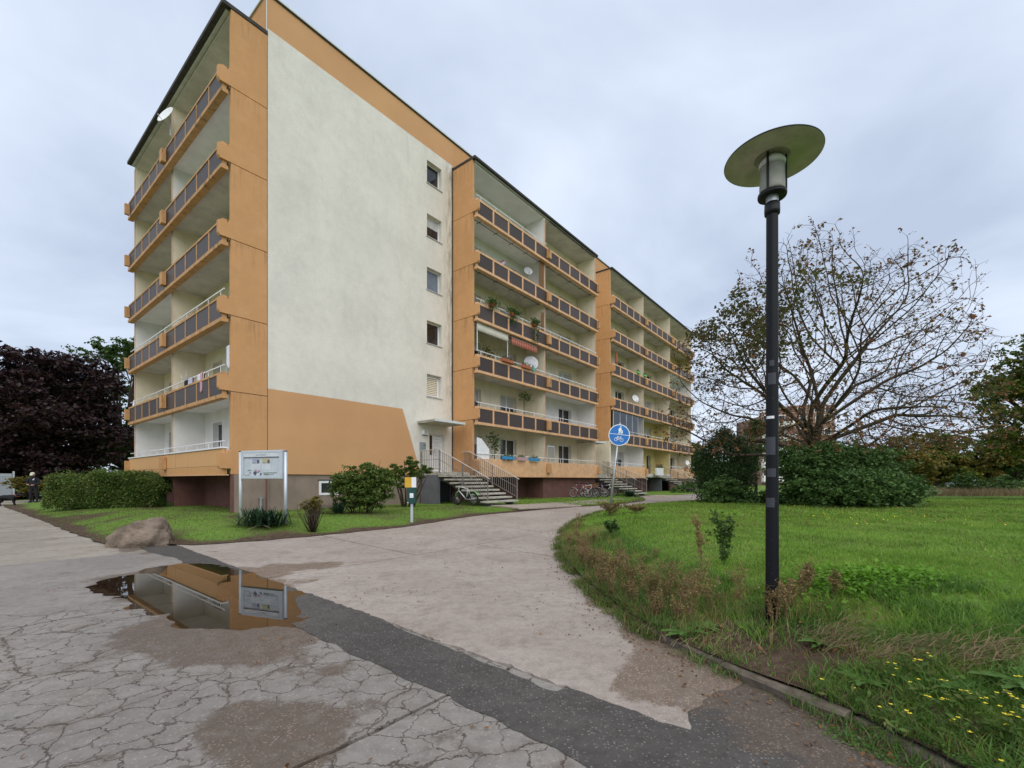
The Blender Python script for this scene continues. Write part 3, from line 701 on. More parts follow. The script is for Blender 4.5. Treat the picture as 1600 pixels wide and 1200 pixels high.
# pale slabs leading to the stairs
walk = holder('walkway')
def walk_slab(poly, z):
    mb = MB(); mb.prism(poly, lambda p, sd: (p[0], p[1], z - 0.07 if sd == 0 else z)); mb.build('walk_slab', 'pave_walk', walk, bevel=0.01)
walk_slab([(-0.95, 20.75), (0.30, 18.6), (1.9, 19.75), (0.75, 21.6)], 0.50)
walk_slab([(0.78, 21.62), (1.93, 19.77), (3.2, 20.75), (2.2, 22.4)], 0.505)
walk_slab([uv(31.4, 13.2), uv(31.4, 11.4), uv(34.6, 11.3), uv(34.6, 13.2)], 0.49)
walk_slab([uv(45.4, 13.2), uv(45.4, 11.4), uv(48.4, 11.3), uv(48.4, 13.2)], 0.49)
# kerb stones along the right lawn
kerb = holder('kerb')
def kerb_run():
    pl = [Vector((*p, 0)) for p in KERB]; L = [0]
    for a, b in zip(pl, pl[1:]): L.append(L[-1] + (b - a).length)
    def pt(d):
        for i in range(len(pl) - 1):
            if d <= L[i + 1] or i == len(pl) - 2:
                t = (d - L[i]) / (L[i + 1] - L[i]); return pl[i].lerp(pl[i + 1], t)
    d = 0.0
    rnd = random.Random(5)
    while d < L[-1] - 0.5:
        ln = rnd.choice([0.95, 0.95, 0.95, 0.5, 0.3]) if 4.5 < d < 9 else 0.98
        a, b = pt(d + 0.012), pt(min(d + ln, L[-1]) - 0.012); dr = (b - a).normalized(); nr = Vector((dr.y, -dr.x, 0))
        mb = MB(); vs = []; N = 5
        tilt = rnd.uniform(-0.05, 0.03); dz = rnd.uniform(-0.05, 0.012)
        for i in range(N + 1):
            c = a.lerp(b, i / N); z = zg(c.x, c.y)
            e = [rnd.uniform(-.008, .008) for _ in range(4)]
            top = 0.088 - .018 * S(4.6, 5.6, c.y) + dz + e[0]
            vs += [c - nr * (0.035 + e[1]) + Vector((0, 0, z - 0.12)), c - nr * (0.035 + e[1] - tilt) + Vector((0, 0, z + top - 0.02)), c - nr * (0.018 - tilt) + Vector((0, 0, z + top)), c + nr * (0.08 + e[2] + tilt) + Vector((0, 0, z + top + e[3])), c + nr * 0.08 + Vector((0, 0, z - 0.12))]
        fs = []
        for i in range(N):
            for j in range(5): fs.append((i * 5 + j, i * 5 + (j + 1) % 5, (i + 1) * 5 + (j + 1) % 5, (i + 1) * 5 + j))
        fs += [(4, 3, 2, 1, 0), tuple(N * 5 + j for j in range(5))]
        mb.add(vs, fs); mb.build('kerb_stone', 'kerb', kerb); d += ln
kerb_run()
exec_after = []

# ------------------------------------------------------------------ the apartment block (local axes: x along the long front, y towards its depth)
OU, OV = 6.61, 18.47
RZ = math.atan2(0.7820, 0.6232)
block = thing('apartment_block', 'long six storey orange and cream apartment block with stacked balconies', 'apartment block', (*uv(OU, OV), 0), RZ)
OFF = (OU, OV, 0)
ZK = [2.11 + 2.8 * k for k in range(6)]
VW, VB, UB, UW = 18.47, 16.94, 6.61, 7.89         # wall plane, balcony edge (right); balcony edge, wall plane (left)
UEND, VEND, ZTOP = 55.3, 32.0, 20.62
def bpart(mb, name, mat=None, parent=None, bevel=0.0):
    if parent is None or parent is block: return mb.build(name, mat, block, OFF, bevel=bevel)
    return mb.build(name, mat, parent, OFF, bevel=bevel)
def pane_wall(mb, face, d, a0, a1, z0, z1, holes, th):
    """wall with openings: face 'v' looks towards -v, 'u' towards -u; d = plane, th = reveal depth"""
    P = (lambda a, q, z: (a, d + q, z)) if face == 'v' else (lambda a, q, z: (d + q, a, z))
    A = sorted({a0, a1} | {h[0] for h in holes} | {h[1] for h in holes}); Z = sorted({z0, z1} | {h[2] for h in holes} | {h[3] for h in holes})
    for i in range(len(A) - 1):
        for j in range(len(Z) - 1):
            ca, cz = (A[i] + A[i + 1]) / 2, (Z[j] + Z[j + 1]) / 2
            if any(h[0] < ca < h[1] and h[2] < cz < h[3] for h in holes): continue
            mb.quad(P(A[i], 0, Z[j]), P(A[i + 1], 0, Z[j]), P(A[i + 1], 0, Z[j + 1]), P(A[i], 0, Z[j + 1]))
    for h in holes:
        c = [(h[0], h[2]), (h[1], h[2]), (h[1], h[3]), (h[0], h[3])]
        for i in range(4):
            p, q = c[i], c[(i + 1) % 4]
            mb.quad(P(p[0], 0, p[1]), P(q[0], 0, q[1]), P(q[0], th, q[1]), P(p[0], th, p[1]))
    mb.quad(P(a0, 0, z1), P(a1, 0, z1), P(a1, th, z1), P(a0, th, z1)); mb.quad(P(a0, 0, z0), P(a1, 0, z0), P(a1, th, z0), P(a0, th, z0))
    return mb
def window(face, d, a0, a1, z0, z1, rec=0.14, mull=(), sill=True, blind=None, tilt=False):
    Pb = (lambda mb, aa, ab, q0, q1, za, zb: mb.box(aa, ab, d + q0, d + q1, za, zb)) if face == 'v' else (lambda mb, aa, ab, q0, q1, za, zb: mb.box(d + q0, d + q1, aa, ab, za, zb))
    f = 0.065
    mb = MB()
    Pb(mb, a0 + .003, a1 - .003, rec, rec + .06, z0 + .003, z0 + f); Pb(mb, a0 + .003, a1 - .003, rec, rec + .06, z1 - f, z1 - .003)
    Pb(mb, a0 + .003, a0 + f, rec + .001, rec + .059, z0 + f, z1 - f); Pb(mb, a1 - f, a1 - .003, rec + .001, rec + .059, z0 + f, z1 - f)
    for m in mull: Pb(mb, m - .05, m + .05, rec - .004, rec + .058, z0 + f, z1 - f)
    w = bpart(mb, 'window', 'whitepaint')
    xs = [a0 + f] + list(mull) + [a1 - f]
    for i in range(len(xs) - 1):
        g = MB(); Pb(g, xs[i] + (.05 if i else 0), xs[i + 1] - (.05 if i < len(xs) - 2 else 0), rec + .022, rec + .034, z0 + f, z1 - f); bpart(g, 'pane', 'glass', w)
    if blind:
        g = MB(); n = int((z1 - z0 - 2 * f) / .09) if blind == 'slats' else 1; hz = (z1 - z0 - 2 * f) / n
        if blind == 'slats':
            for i in range(n): Pb(g, a0 + f + .01, a1 - f - .01, rec + .008, rec + .018, z0 + f + i * hz + .012, z0 + f + (i + 1) * hz - .012)
        else: Pb(g, a0 + f + .01, a1 - f - .01, rec + .008, rec + .018, z0 + f + (z1 - z0 - 2 * f) * (1 - blind), z1 - f - .005)
        bpart(g, 'blind', 'cream' if blind == 'slats' else ('bluegrey' if blind > .9 else 'sillgrey' if blind > .3 else 'white'), w)
    if sill:
        s_ = MB(); Pb(s_, a0 - .05, a1 + .05, -.05, rec, z0 - .035, z0 - .002); bpart(s_, 'sill', 'sillgrey', w)
    if tilt:   # sash standing ajar, hinged at the foot
        g = MB()
        for (aa, ab, za, zb) in ((a0 + .1, a1 - .1, z0 + .08, z0 + .14), (a0 + .1, a0 + .16, z0 + .14, z1 - .1), (a1 - .16, a1 - .1, z0 + .14, z1 - .1), (a0 + .1, a1 - .1, z1 - .16, z1 - .1)):
            Pb(g, aa, ab, rec - .05, rec - .01, za, zb)
        bpart(g, 'sash', 'whitepaint', w)
    return w
# big shell of the block, set back behind the visible walls
mb = MB(); mb.box(UW + .35, UEND, VW + .35, VEND, .1, ZTOP - .05); bpart(mb, 'core', 'soffit')
WIN = [(15.96, 17.0, 17.40 - 2.83 * i, 18.60 - 2.83 * i) for i in range(5)]
DOOR = (16.13, 17.22, 2.1, 4.13)
pane = pane_wall(MB(), 'v', VW, UW, 17.82, 1.88, ZTOP, WIN + [DOOR], .33); bpart(pane, 'gable_wall', 'gable')
for i, w_ in enumerate(WIN): window('v', VW, *w_, rec=.23, blind=[None, .45, .92, None, 'slats'][i], tilt=i == 4)
mb = MB(); pane_wall(mb, 'v', VW, 17.82, UEND, 19.2, ZTOP, [], .33); bpart(mb, 'attic_wall', 'orange')
mb = MB(); pane_wall(mb, 'u', UW, VW + .002, VEND, 19.2, ZTOP, [], .33); bpart(mb, 'attic_wall', 'orange')
mb = MB(); mb.box(UW, UEND, VEND, VEND + .05, .2, ZTOP); mb.box(UEND, UEND + .05, VW, VEND, .2, ZTOP); bpart(mb, 'rear_wall', 'cream')
mb = MB(); mb.box(UW + .06, 15.62, VW + .07, VW + .34, .1, 1.879); bpart(mb, 'plinth', 'plinth')
mb = MB(); mb.box(15.625, 17.82, VW + .2, VW + .34, .1, 1.879); bpart(mb, 'black_void_wall', 'black')  # wall painted black, standing in for the deep shade under the first stairs
CW = (10.02, 10.92, 1.0, 1.62)   # cellar window stands proud of the plinth
w = MB(); 
for q in ((CW[0], CW[1], CW[2], CW[2] + .1), (CW[0], CW[1], CW[3] - .1, CW[3]), (CW[0], CW[0] + .1, CW[2] + .1, CW[3] - .1), (CW[1] - .1, CW[1], CW[2] + .1, CW[3] - .1)): w.box(q[0], q[1], VW + .045, VW + .10, q[2], q[3])
w = bpart(w, 'cellar_window', 'whitepaint'); g = MB(); g.box(CW[0] + .1, CW[1] - .1, VW + .058, VW + .09, CW[2] + .1, CW[3] - .1); bpart(g, 'pane', 'glass', w)
mb = MB(); mb.box(CW[0] - .04, CW[1] + .06, VW + .03, VW + .08, CW[3] + .002, CW[3] + .045); bpart(mb, 'lintel', 'roofdark')
# roof edge
mb = MB(); mb.box(UW - .06, UEND + .1, VW - .07, VW + .3, ZTOP, ZTOP + .07); mb.box(UW - .06, UW + .3, VW + .3, VEND, ZTOP, ZTOP + .07); mb.box(UW + .3, UEND, VW + .3, VEND, ZTOP - .04, ZTOP + .02); bpart(mb, 'roof_edge', 'flashing')
mb = MB(); mb.box(UW - .05, UEND + .09, VW - .055, VW - .003, ZTOP - .05, ZTOP - .001); bpart(mb, 'drip_edge', 'roofdark')
mb = MB(); mb.box(UW - .045, UW - .02, VW - .02, VW + .01, 19.13, ZTOP - .05); bpart(mb, 'corner_strip', 'flashing')
mb = MB(); mb.box(UW - .012, UW + .004, VW - .006, VW + .01, 1.9, 19.1); bpart(mb, 'panel_joint', 'roofdark')
for zz in (19.3,):
    mb = MB(); mb.box(UW - .02, UW - .006, VW + .3, VEND, 19.18, 19.2); bpart(mb, 'joint', 'roofdark')

class Fac:      # one balcony front: a = along, d = outward from the wall edge
    def __init__(s, side): s.side = side; s.depth = 1.53 if side == 'v' else 1.28
    def box(s, mb, a0, a1, d0, d1, z0, z1):
        return mb.box(a0, a1, VB - d1, VB - d0, z0, z1) if s.side == 'v' else mb.box(UB - d1, UB - d0, a0, a1, z0, z1)
    def pt(s, a, d, z): return (a, VB - d, z) if s.side == 'v' else (UB - d, a, z)
def end_wall(F, a0, a1, groundmat, name='end_wall'):
    """storey-high wall panels with a recessed joint between them, each with its hooked nose"""
    zs = [1.86] + [z for z in ZK[1:]] + [18.98]
    for i in range(6):
        if groundmat is None and i == 0: continue
        lo, hi = zs[i] + (0.012 if i else 0), zs[i + 1] - .012
        m = 'orange' if not (i == 0 and groundmat) else groundmat
        k = ZK[i]
        nz0, nz1 = max(k + .02, lo), k + .57
        zz = [(0, lo), (-F.depth, lo), (-F.depth, hi), (0, hi), (0, nz1 + .1), (.06, nz1 + .1), (.06, nz1), (.34, nz1 + .02), (.42, nz1 - .02), (.42, nz0 + .09), (.36, nz0), (0, nz0)]
        mb = MB(); mb.prism(zz, lambda p, sd: F.pt(a0 if sd == 0 else a1, p[0], p[1])); bpart(mb, 'wall_panel', m, bevel=.012)
def divider(F, a, k, matside):
    mb = MB(); F.box(mb, a - .08, a + .08, -F.depth, -.012, ZK[k] - .02 if k else 1.88, ZK[k] + 2.78); bpart(mb, 'divider_wall', matside)
    mb = MB(); F.box(mb, a - .085, a + .085, -.012, .004, ZK[k] + .14, ZK[k] + 2.64); bpart(mb, 'divider_edge', 'pink_edge')
PANEL_CACHE = {}
def balcony(F, a0, a1, k, first, last, inner, opts=None):
    opts = opts or {}
    z = ZK[k]; solid = k == 0
    gm = 'tile' if F.side == 'u' else 'rail_orange'
    top = MB()
    if solid:
        if not opts.get('no_front'):
            F.box(top, a0 + .02, a1 - .02, .10, .25, z - .25, z + .70)
            b = bpart(top, 'balcony', gm, bevel=.012)
            tr = MB(); F.box(tr, a0, a1, .05, .28, z - .29, z - .252); bpart(tr, 'trim', 'rail_orange', b)
            if opts.get('cap'): c = MB(); F.box(c, a0, a1, .07, .29, z + .702, z + .76); bpart(c, 'cap', 'whitepaint', b)
        else:
            F.box(top, a0, a1, -.1, .08, z - .2, z - .02); b = bpart(top, 'balcony', 'step')
    else:
        e0, e1 = a0 + .01, a1 - .01
        mw = .065 if F.side == 'v' else .042; tr_ = .73 if F.side == 'v' else .70
        F.box(top, e0, e1, .06, .30, z - .26, z - .122); F.box(top, e0, e1, .10, .27, z + .62, z + tr_)
        n = 5; st = (e1 - e0) / n
        for i in range(n + 1):
            c = e0 + i * st; F.box(top, max(e0, c - mw), min(e1, c + mw), .115, .26, z - .122, z + .62)
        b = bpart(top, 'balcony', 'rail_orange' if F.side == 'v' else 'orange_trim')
        pw = st - 2 * mw
        for i in range(n):
            key = (F.side, round(pw, 3))
            if key not in PANEL_CACHE:
                pm = MB()
                (pm.box(0, pw, -.03, .03, -.12, .618) if F.side == 'v' else pm.box(-.03, .03, 0, pw, -.12, .618))
                me = pm.build('panel', 'panel', b, bevel=0); PANEL_CACHE[key] = me.data; o = me
            else: o = link('panel', PANEL_CACHE[key], b)
            p = F.pt(e0 + i * st + mw, .215, z); o.location = (p[0] - OU, p[1] - OV, p[2] + random.uniform(-.002, .002))
    # rail above
    if not opts.get('no_rail') and not opts.get('no_front'):
        h = z + (.98 if not solid else 1.0); r = MB(); F.box(r, a0 + .05, a1 - .05, .160, .195, h - .032, h)
        q = a0 + .4
        while q < a1 - .2: F.box(r, q - .012, q + .012, .168, .188, z + .70, h - .032); q += 1.25
        bpart(r, 'handrail', 'whitepaint', b)
    sl = MB(); F.box(sl, a0, a1, -F.depth, .055, z - .02, z + .14); bpart(sl, 'floor_slab', 'soffit', b)
    if F.side == 'v' and k > 0:
        rd = MB(); rd.tube([F.pt(a0 + .25, .02, z - .10), F.pt(a1 - .15, .02, z - .10)], .022, 6); rd.tube([F.pt(a0 + .25, -.3, z - .09), F.pt(a1 - .15, -.3, z - .09)], .014, 6)
        q = a0 + .8
        while q < a1: rd.tube([F.pt(q, .05, z - .075), F.pt(q, -.55, z - .06)], .018, 5); q += 1.45
        bpart(rd, 'drying_rod', 'rod', b)
    if not opts.get('no_front'):
        for (ed, on) in ((a0, first == 'hook'), (a1, True)):
            if not on: continue
            hk = MB(); w_ = .15 if ed == a1 and last else .17
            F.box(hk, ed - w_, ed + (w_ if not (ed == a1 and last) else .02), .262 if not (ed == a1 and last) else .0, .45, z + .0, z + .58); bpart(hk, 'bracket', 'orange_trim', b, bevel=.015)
    # lining of the loggia
    zc, zf = z + 2.78, z + .14
    d = VW if F.side == 'v' else UW
    holes = opts.get('holes', [])
    hs = [(a0 + h[0], a0 + h[1], zf + h[2], zf + h[3]) for h in holes]
    mb = MB(); pane_wall(mb, F.side, d, a0, a1, zf - .1, zc, hs, .3); bpart(mb, 'loggia_wall', inner)
    for h in hs:
        window(F.side, d, *h, rec=.2, mull=[(h[0] + h[1]) / 2] if h[1] - h[0] > 1.2 else [], sill=False, blind=random.choice([None, None, None, .35, .6, .22, 'slats']))
    for a, sg in ((a0 + .08, 1), (a1 - .08, -1)):
        mb = MB(); F.box(mb, a + sg * .002, a + sg * .012, -F.depth + .003, -.02, zf + .002, zc - .042); bpart(mb, 'loggia_side', inner)
    mb = MB(); F.box(mb, a0 + .09, a1 - .09, -F.depth + .004, -.01, zc - .012 - .03, zc - .005 - .0); bpart(mb, 'ceiling', 'white' if inner == 'white' else 'soffit')
    return b

R, Lf = Fac('v'), Fac('u')
# left tower: two bays
LB = [(18.55, 25.34), (25.34, 31.9)]
end_wall(Lf, 18.47, 18.63, None)
mb = MB(); mb.prism([(-1.28, 1.86), (-1.28, ZK[1] - .012), (0, ZK[1] - .012), (0, 2.74), (.06, 2.74), (.06, 2.66), (.42, 2.66), (.42, 2.16), (.36, 2.07), (0, 2.07), (0, 1.86)], lambda p, sd: Lf.pt(18.47 if sd == 0 else 18.63, p[0], p[1])); bpart(mb, 'wall_panel', 'orange', bevel=.012)
LIN = [['white', 'white'], ['cream', 'cream'], ['cream', 'white'], ['cream', 'cream'], ['white', 'cream'], ['cream', 'cream']]
for k in range(6):
    for b_, (a0, a1) in enumerate(LB):
        balcony(Lf, a0, a1, k, None, b_ == 1, LIN[k][b_], {'holes': [(4.55, 5.65, .0, 2.05)] if b_ == 0 else [(4.4, 5.5, 0, 2.05)], 'cap': k == 0, 'no_rail': k > 2})
    divider(Lf, 25.34, k, LIN[k][0]); divider(Lf, 31.9, k, LIN[k][1])
mb = MB(); mb.box(UB - .3, UW, VW - .03, VEND + .03, 18.98, 19.12); bpart(mb, 'balcony_roof', 'roofdark')
mb = MB(); mb.box(UB - .12, UW - .004, VW + .16, VEND - .1, 18.93, 18.979); bpart(mb, 'roof_soffit', 'soffit')
# under the left tower
mb = MB(); mb.box(UB + .02, UW + .05, VW + .01, VW + .16, .1, 1.855); mb.box(UB + .05, UW, 25.26, 25.42, .1, 1.855); mb.box(UW, UW + .3, VW + .17, VEND, .1, 1.88); mb.box(UB + .05, UW, 31.8, 31.95, .1, 1.855); bpart(mb, 'cellar_wall', 'maroon')
mb = MB(); mb.box(UB + .1, UW + .055, VW + .004, VW + .0098, .1, 1.855); bpart(mb, 'plinth', 'plinth')
# right front: two bays, recess, three bays
G1 = [(17.9, 24.70), (24.70, 31.6)]
G2 = [(34.24, 41.05), (41.05, 48.16), (48.16, 55.2)]
end_wall(R, 17.82, 17.98, 'orange'); end_wall(R, 34.16, 34.32, 'cream')
HB = [(1.25, 2.3, 0, 2.05), (4.1, 5.75, 0, 2.05)]
HB2 = [(4.1, 5.9, 0, 2.05)]
COLS1 = [['cream', 'cream'], ['cream', 'white'], ['cream', 'cream'], ['cream', 'cream'], ['white', 'cream'], ['white', 'cream']]
COLS2 = [['white', 'yellow', 'cream'], ['cream', 'yellow', 'cream'], ['cream', 'cream', 'cream'], ['cream', 'cream', 'white'], ['cream', 'cream', 'yellow'], ['cream', 'cream', 'cream']]
for k in range(6):
    for b_, (a0, a1) in enumerate(G1):
        balcony(R, a0, a1, k, None, b_ == 1, COLS1[k][b_], {'holes': HB if b_ == 0 else HB2, 'no_rail': k in (4, 5) and b_ == 1 or k == 4})
    divider(R, 24.70, k, COLS1[k][0]); divider(R, 31.6, k, COLS1[k][1])
    for b_, (a0, a1) in enumerate(G2):
        balcony(R, a0, a1, k, None, b_ == 2, COLS2[k][b_], {'holes': HB2 if not (k == 0 and b_ == 1) else [(4.6, 5.7, -.1, 2.0)], 'no_front': k == 0 and b_ == 1, 'no_rail': k > 1})
    divider(R, 41.05, k, COLS2[k][0]); divider(R, 48.16, k, COLS2[k][1]); divider(R, 55.2, k, COLS2[k][2])
for a0, a1 in ((17.79, 31.72), (34.13, 55.3)):
    mb = MB(); mb.box(a0, a1, VB - .22, VW - .003, 18.98, 19.1); bpart(mb, 'balcony_roof', 'roofdark')
    mb = MB(); mb.box(a0 + .19, a1 - .12, VB - .08, VW - .004, 18.93, 18.979); bpart(mb, 'roof_soffit', 'soffit')
mb = MB(); mb.tube([(25.2, VB - .1, 18.86), (31.4, VB - .1, 18.86)], .03, 6)
for q in range(5): mb.tube([(25.8 + q * 1.25, VB - .1, 18.86), (25.8 + q * 1.25, VB + .7, 18.9)], .022, 5)
bpart(mb, 'drying_rod', 'rod')
# recess with the second entrance
D2 = (32.3, 33.4, 2.1, 4.15)
mb = MB(); pane_wall(mb, 'v', VW, 31.68, 34.16, 1.9, 19.2, [D2], .3); bpart(mb, 'recess_wall', 'cream')
mb = MB(); mb.box(17.98, 24.7, VW - .02, VW + .3, .1, 1.9); mb.box(24.62, 31.66, VB + .06, VB + .22, .1, 1.84); mb.box(24.62, 24.78, VB + .22, VW - .02, .1, 1.84); mb.box(31.5, 31.66, VB + .22, VW, .1, 1.84); mb.box(34.2, 55.2, VW - .02, VW + .3, .1, 1.88); mb.box(34.2, 34.36, VB + .06, VW - .02, .1, 1.86); mb.box(41, 41.16, VB + .06, VW - .02, .1, 1.86); mb.box(48.1, 55.2, VB + .06, VB + .2, .1, 1.84); bpart(mb, 'cellar_wall', 'maroon')
# front doors
def front_door(d):
    m = MB(); a0, a1, z0, z1 = d; r = VW + .2
    m.box(a0 + .003, a1 - .003, r, r + .06, z1 - .07, z1 - .003); m.box(a0 + .003, a0 + .07, r, r + .06, z0, z1 - .07); m.box(a1 - .07, a1 - .003, r, r + .06, z0, z1 - .07); m.box(a0 + .38, a0 + .46, r - .004, r + .055, z0, z1 - .07)
    dr = bpart(m, 'front_door', 'whitepaint')
    g = MB(); g.box(a0 + .07, a0 + .38, r + .02, r + .03, z0 + .9, z1 - .07); bpart(g, 'pane', 'glass', dr)
    g = MB(); g.box(a0 + .07, a0 + .38, r + .015, r + .05, z0 + .02, z0 + .9)
    for i in range(11): g.box(a0 + .465, a1 - .075, r + .01 + .004 * (i % 2), r + .05, z0 + .02 + i * .175, z0 + .02 + (i + 1) * .175 - .012)
    bpart(g, 'leaf', 'whitepaint', dr)
    h = MB(); h.tube([(a0 + .5, r - .05, z0 + 1.0), (a0 + .5, r - .05, z0 + 1.3)], .014, 6); bpart(h, 'handle', 'galv', dr)
front_door(DOOR); front_door(D2)
for d in (DOOR, D2):
    a = d[0]
    mb = MB(); mb.box(a - .82, a + 1.27, 17.1, VW - .003, 4.58, 4.67); c = bpart(mb, 'canopy', 'step'); m2 = MB(); m2.box(a - .84, a + 1.29, 17.07, 17.14, 4.60, 4.72); m2.box(a - .84, a - .78, 17.14, VW - .004, 4.672, 4.72); m2.box(a + 1.23, a + 1.29, 17.14, VW - .004, 4.672, 4.72); bpart(m2, 'edge', 'flashing', c)
# house number lamp and intercom beside the first door
def text(name, body, loc, size, mat, parent=None, rot=None, ext=0.002, align='CENTER'):
    cu = bpy.data.curves.new(name, 'FONT'); cu.body = body; cu.size = size; cu.align_x = align; cu.align_y = 'CENTER'; cu.extrude = ext
    cu.materials.append(M[mat]); o = bpy.data.objects.new(name, cu); COL.objects.link(o); o.location = loc; o.rotation_euler = rot or (rad(90), 0, 0)
    if parent: o.parent = parent
    bpy.context.view_layer.update()
    me = bpy.data.meshes.new_from_object(o); m_ = link(name, me, parent); m_.location = o.location; m_.rotation_euler = o.rotation_euler
    bpy.data.objects.remove(o); return m_
mb = MB(); mb.box(15.62, 15.97, VW - .10, VW - .002, 4.02, 4.26); n_ = bpart(mb, 'house_number_lamp', 'whitepaint', bevel=.02)
text('number', '29', (15.80 - OU, -.102, 4.15), .15, 'printdark', n_)
mb = MB(); mb.box(15.62, 15.97, VW - .10, VW - .002, 4.0, 4.018); bpart(mb, 'lamp_base', 'roofdark', n_)
mb = MB(); mb.box(15.45, 15.85, VW - .05, VW - .002, 3.2, 3.62); n_ = bpart(mb, 'intercom', 'grey', bevel=.008)
mb = MB(); mb.box(15.5, 15.8, VW - .056, VW - .051, 3.3, 3.58); bpart(mb, 'button_plate', 'galv', n_)
mb = MB(); mb.tube([(15.73, VW - .06, 3.47), (15.73, VW - .05, 3.47)], .035, 10); bpart(mb, 'camera_eye', 'black', n_)
mb = MB(); mb.box(15.5, 15.6, VW - .04, VW - .002, 2.86, 2.92); bpart(mb, 'vent', 'grey')
# rainwater pipe down the joint in the plinth and lightning wire
mb = MB(); mb.tube([(7.84, VW - .02, .35), (7.84, VW - .02, 1.86)], .022, 6); bpart(mb, 'earth_wire', 'maroon')
mb = MB(); mb.tube([(7.62, VW - .06, .3), (7.62, VW - .06, .95)], .05, 8); mb.box(7.55, 7.69, VW - .11, VW - .004, .93, .99); bpart(mb, 'stand_pipe', 'galv')
mb = MB(); mb.tube([(17.78, VW - .03, 2.2), (17.78, VW - .03, 19.1)], .03, 6); bpart(mb, 'joint_strip', 'roofdark')

# ------------------------------------------------------------------ entrance stairs (three alike)
def stairs(u0, label, zl=2.06, first=True):
    ox, oy = uv(u0, VW); t = thing('entrance_stairs', label, 'stairs', (ox, oy, 0), RZ, 'entrance stairs')
    wd = 2.3; lf = -1.45      # landing front
    def P(mb, n, m, par=t, **k): return mb.build(n, m, par, **k)
    mb = MB(); mb.box(0, wd, lf, -.012, zl - .16, zl); P(mb, 'landing', 'step', bevel=.01)
    mb = MB(); mb.box(-.02, .16, lf + .05, -.14, .2, zl - .162); mb.box(.162, .5, lf + .06, lf + .3, zl - .45, zl - .162); P(mb, 'landing_wall', 'greyblock')
    n = 9; zb = .5; rs = (zl - zb) / n; run = 3.65 / n
    for i in range(1, n):
        z = zl - rs * i; y = lf - run * (i - 1)
        mb = MB(); mb.box(.0, wd, y - run - .06, y + .01, z - .085, z); P(mb, 'step', 'step', bevel=.012)
    for x in (.22, wd - .36):
        mb = MB(); mb.prism([(lf, zl - .17), (lf - run * 8.2, zl - .17 - rs * 8.2), (lf - run * 8.2, zl - .48 - rs * 7.7), (lf - run * .6, zl - .5), (lf, zl - .46)], lambda p, sd: (x + .14 * sd, p[0], max(.2, p[1]))); P(mb, 'stringer', 'darkconc')
    for sx in (.06, wd - .06):
        yb = lf - run * 8; zbt = zl - rs * 8
        hr = MB()
        top0 = [(sx, -.05, zl + 1.12), (sx, lf + .02, zl + 1.12)] if sx < 1 else [(sx, lf + .55, zl + 1.12), (sx, lf + .02, zl + 1.12)]
        hr.tube(top0 + [(sx, yb - .12, zbt + 1.02)], .026, 8)
        r = P(hr, 'railing', 'handsteel')
        rl = MB()
        for hgt in (.14, .62):
            y0 = -.05 if sx < 1 else lf + .5
            rl.tube([(sx, y0, zl + hgt), (sx, lf, zl + hgt), (sx, yb, zbt + hgt)], .013, 6)
        for y, z in ((lf, zl), (lf - run * 4, zl - rs * 4), (yb, zbt)): rl.box(sx - .024, sx + .024, y - .024, y + .024, z - .06, z + 1.08)
        if sx < 1: rl.box(sx - .024, sx + .024, -.09, -.04, zl - .04, zl + 1.1)
        P(rl, 'rail_frame', 'railsteel', r)
        q = -.2 if sx < 1 else lf + .4
        bal = None
        while q > yb + .05:
            f = 0 if q > lf else (lf - q) / run
            z = zl - rs * f
            if bal is None:
                bm_ = MB(); bm_.box(-.009, .009, -.009, .009, 0, .94); o = bm_.build('baluster', 'railsteel', r); bal = o.data
            else: o = link('baluster', bal, r)
            o.location = (sx, q, z + .14); q -= .135
    return t
stairs(15.45, 'nearest entrance stairs, beside the mountain bike and grey landing wall')
stairs(31.75, 'middle entrance stairs, behind the blue cycle path sign')
stairs(46.05, 'farthest entrance stairs, partly behind the dark conifer')

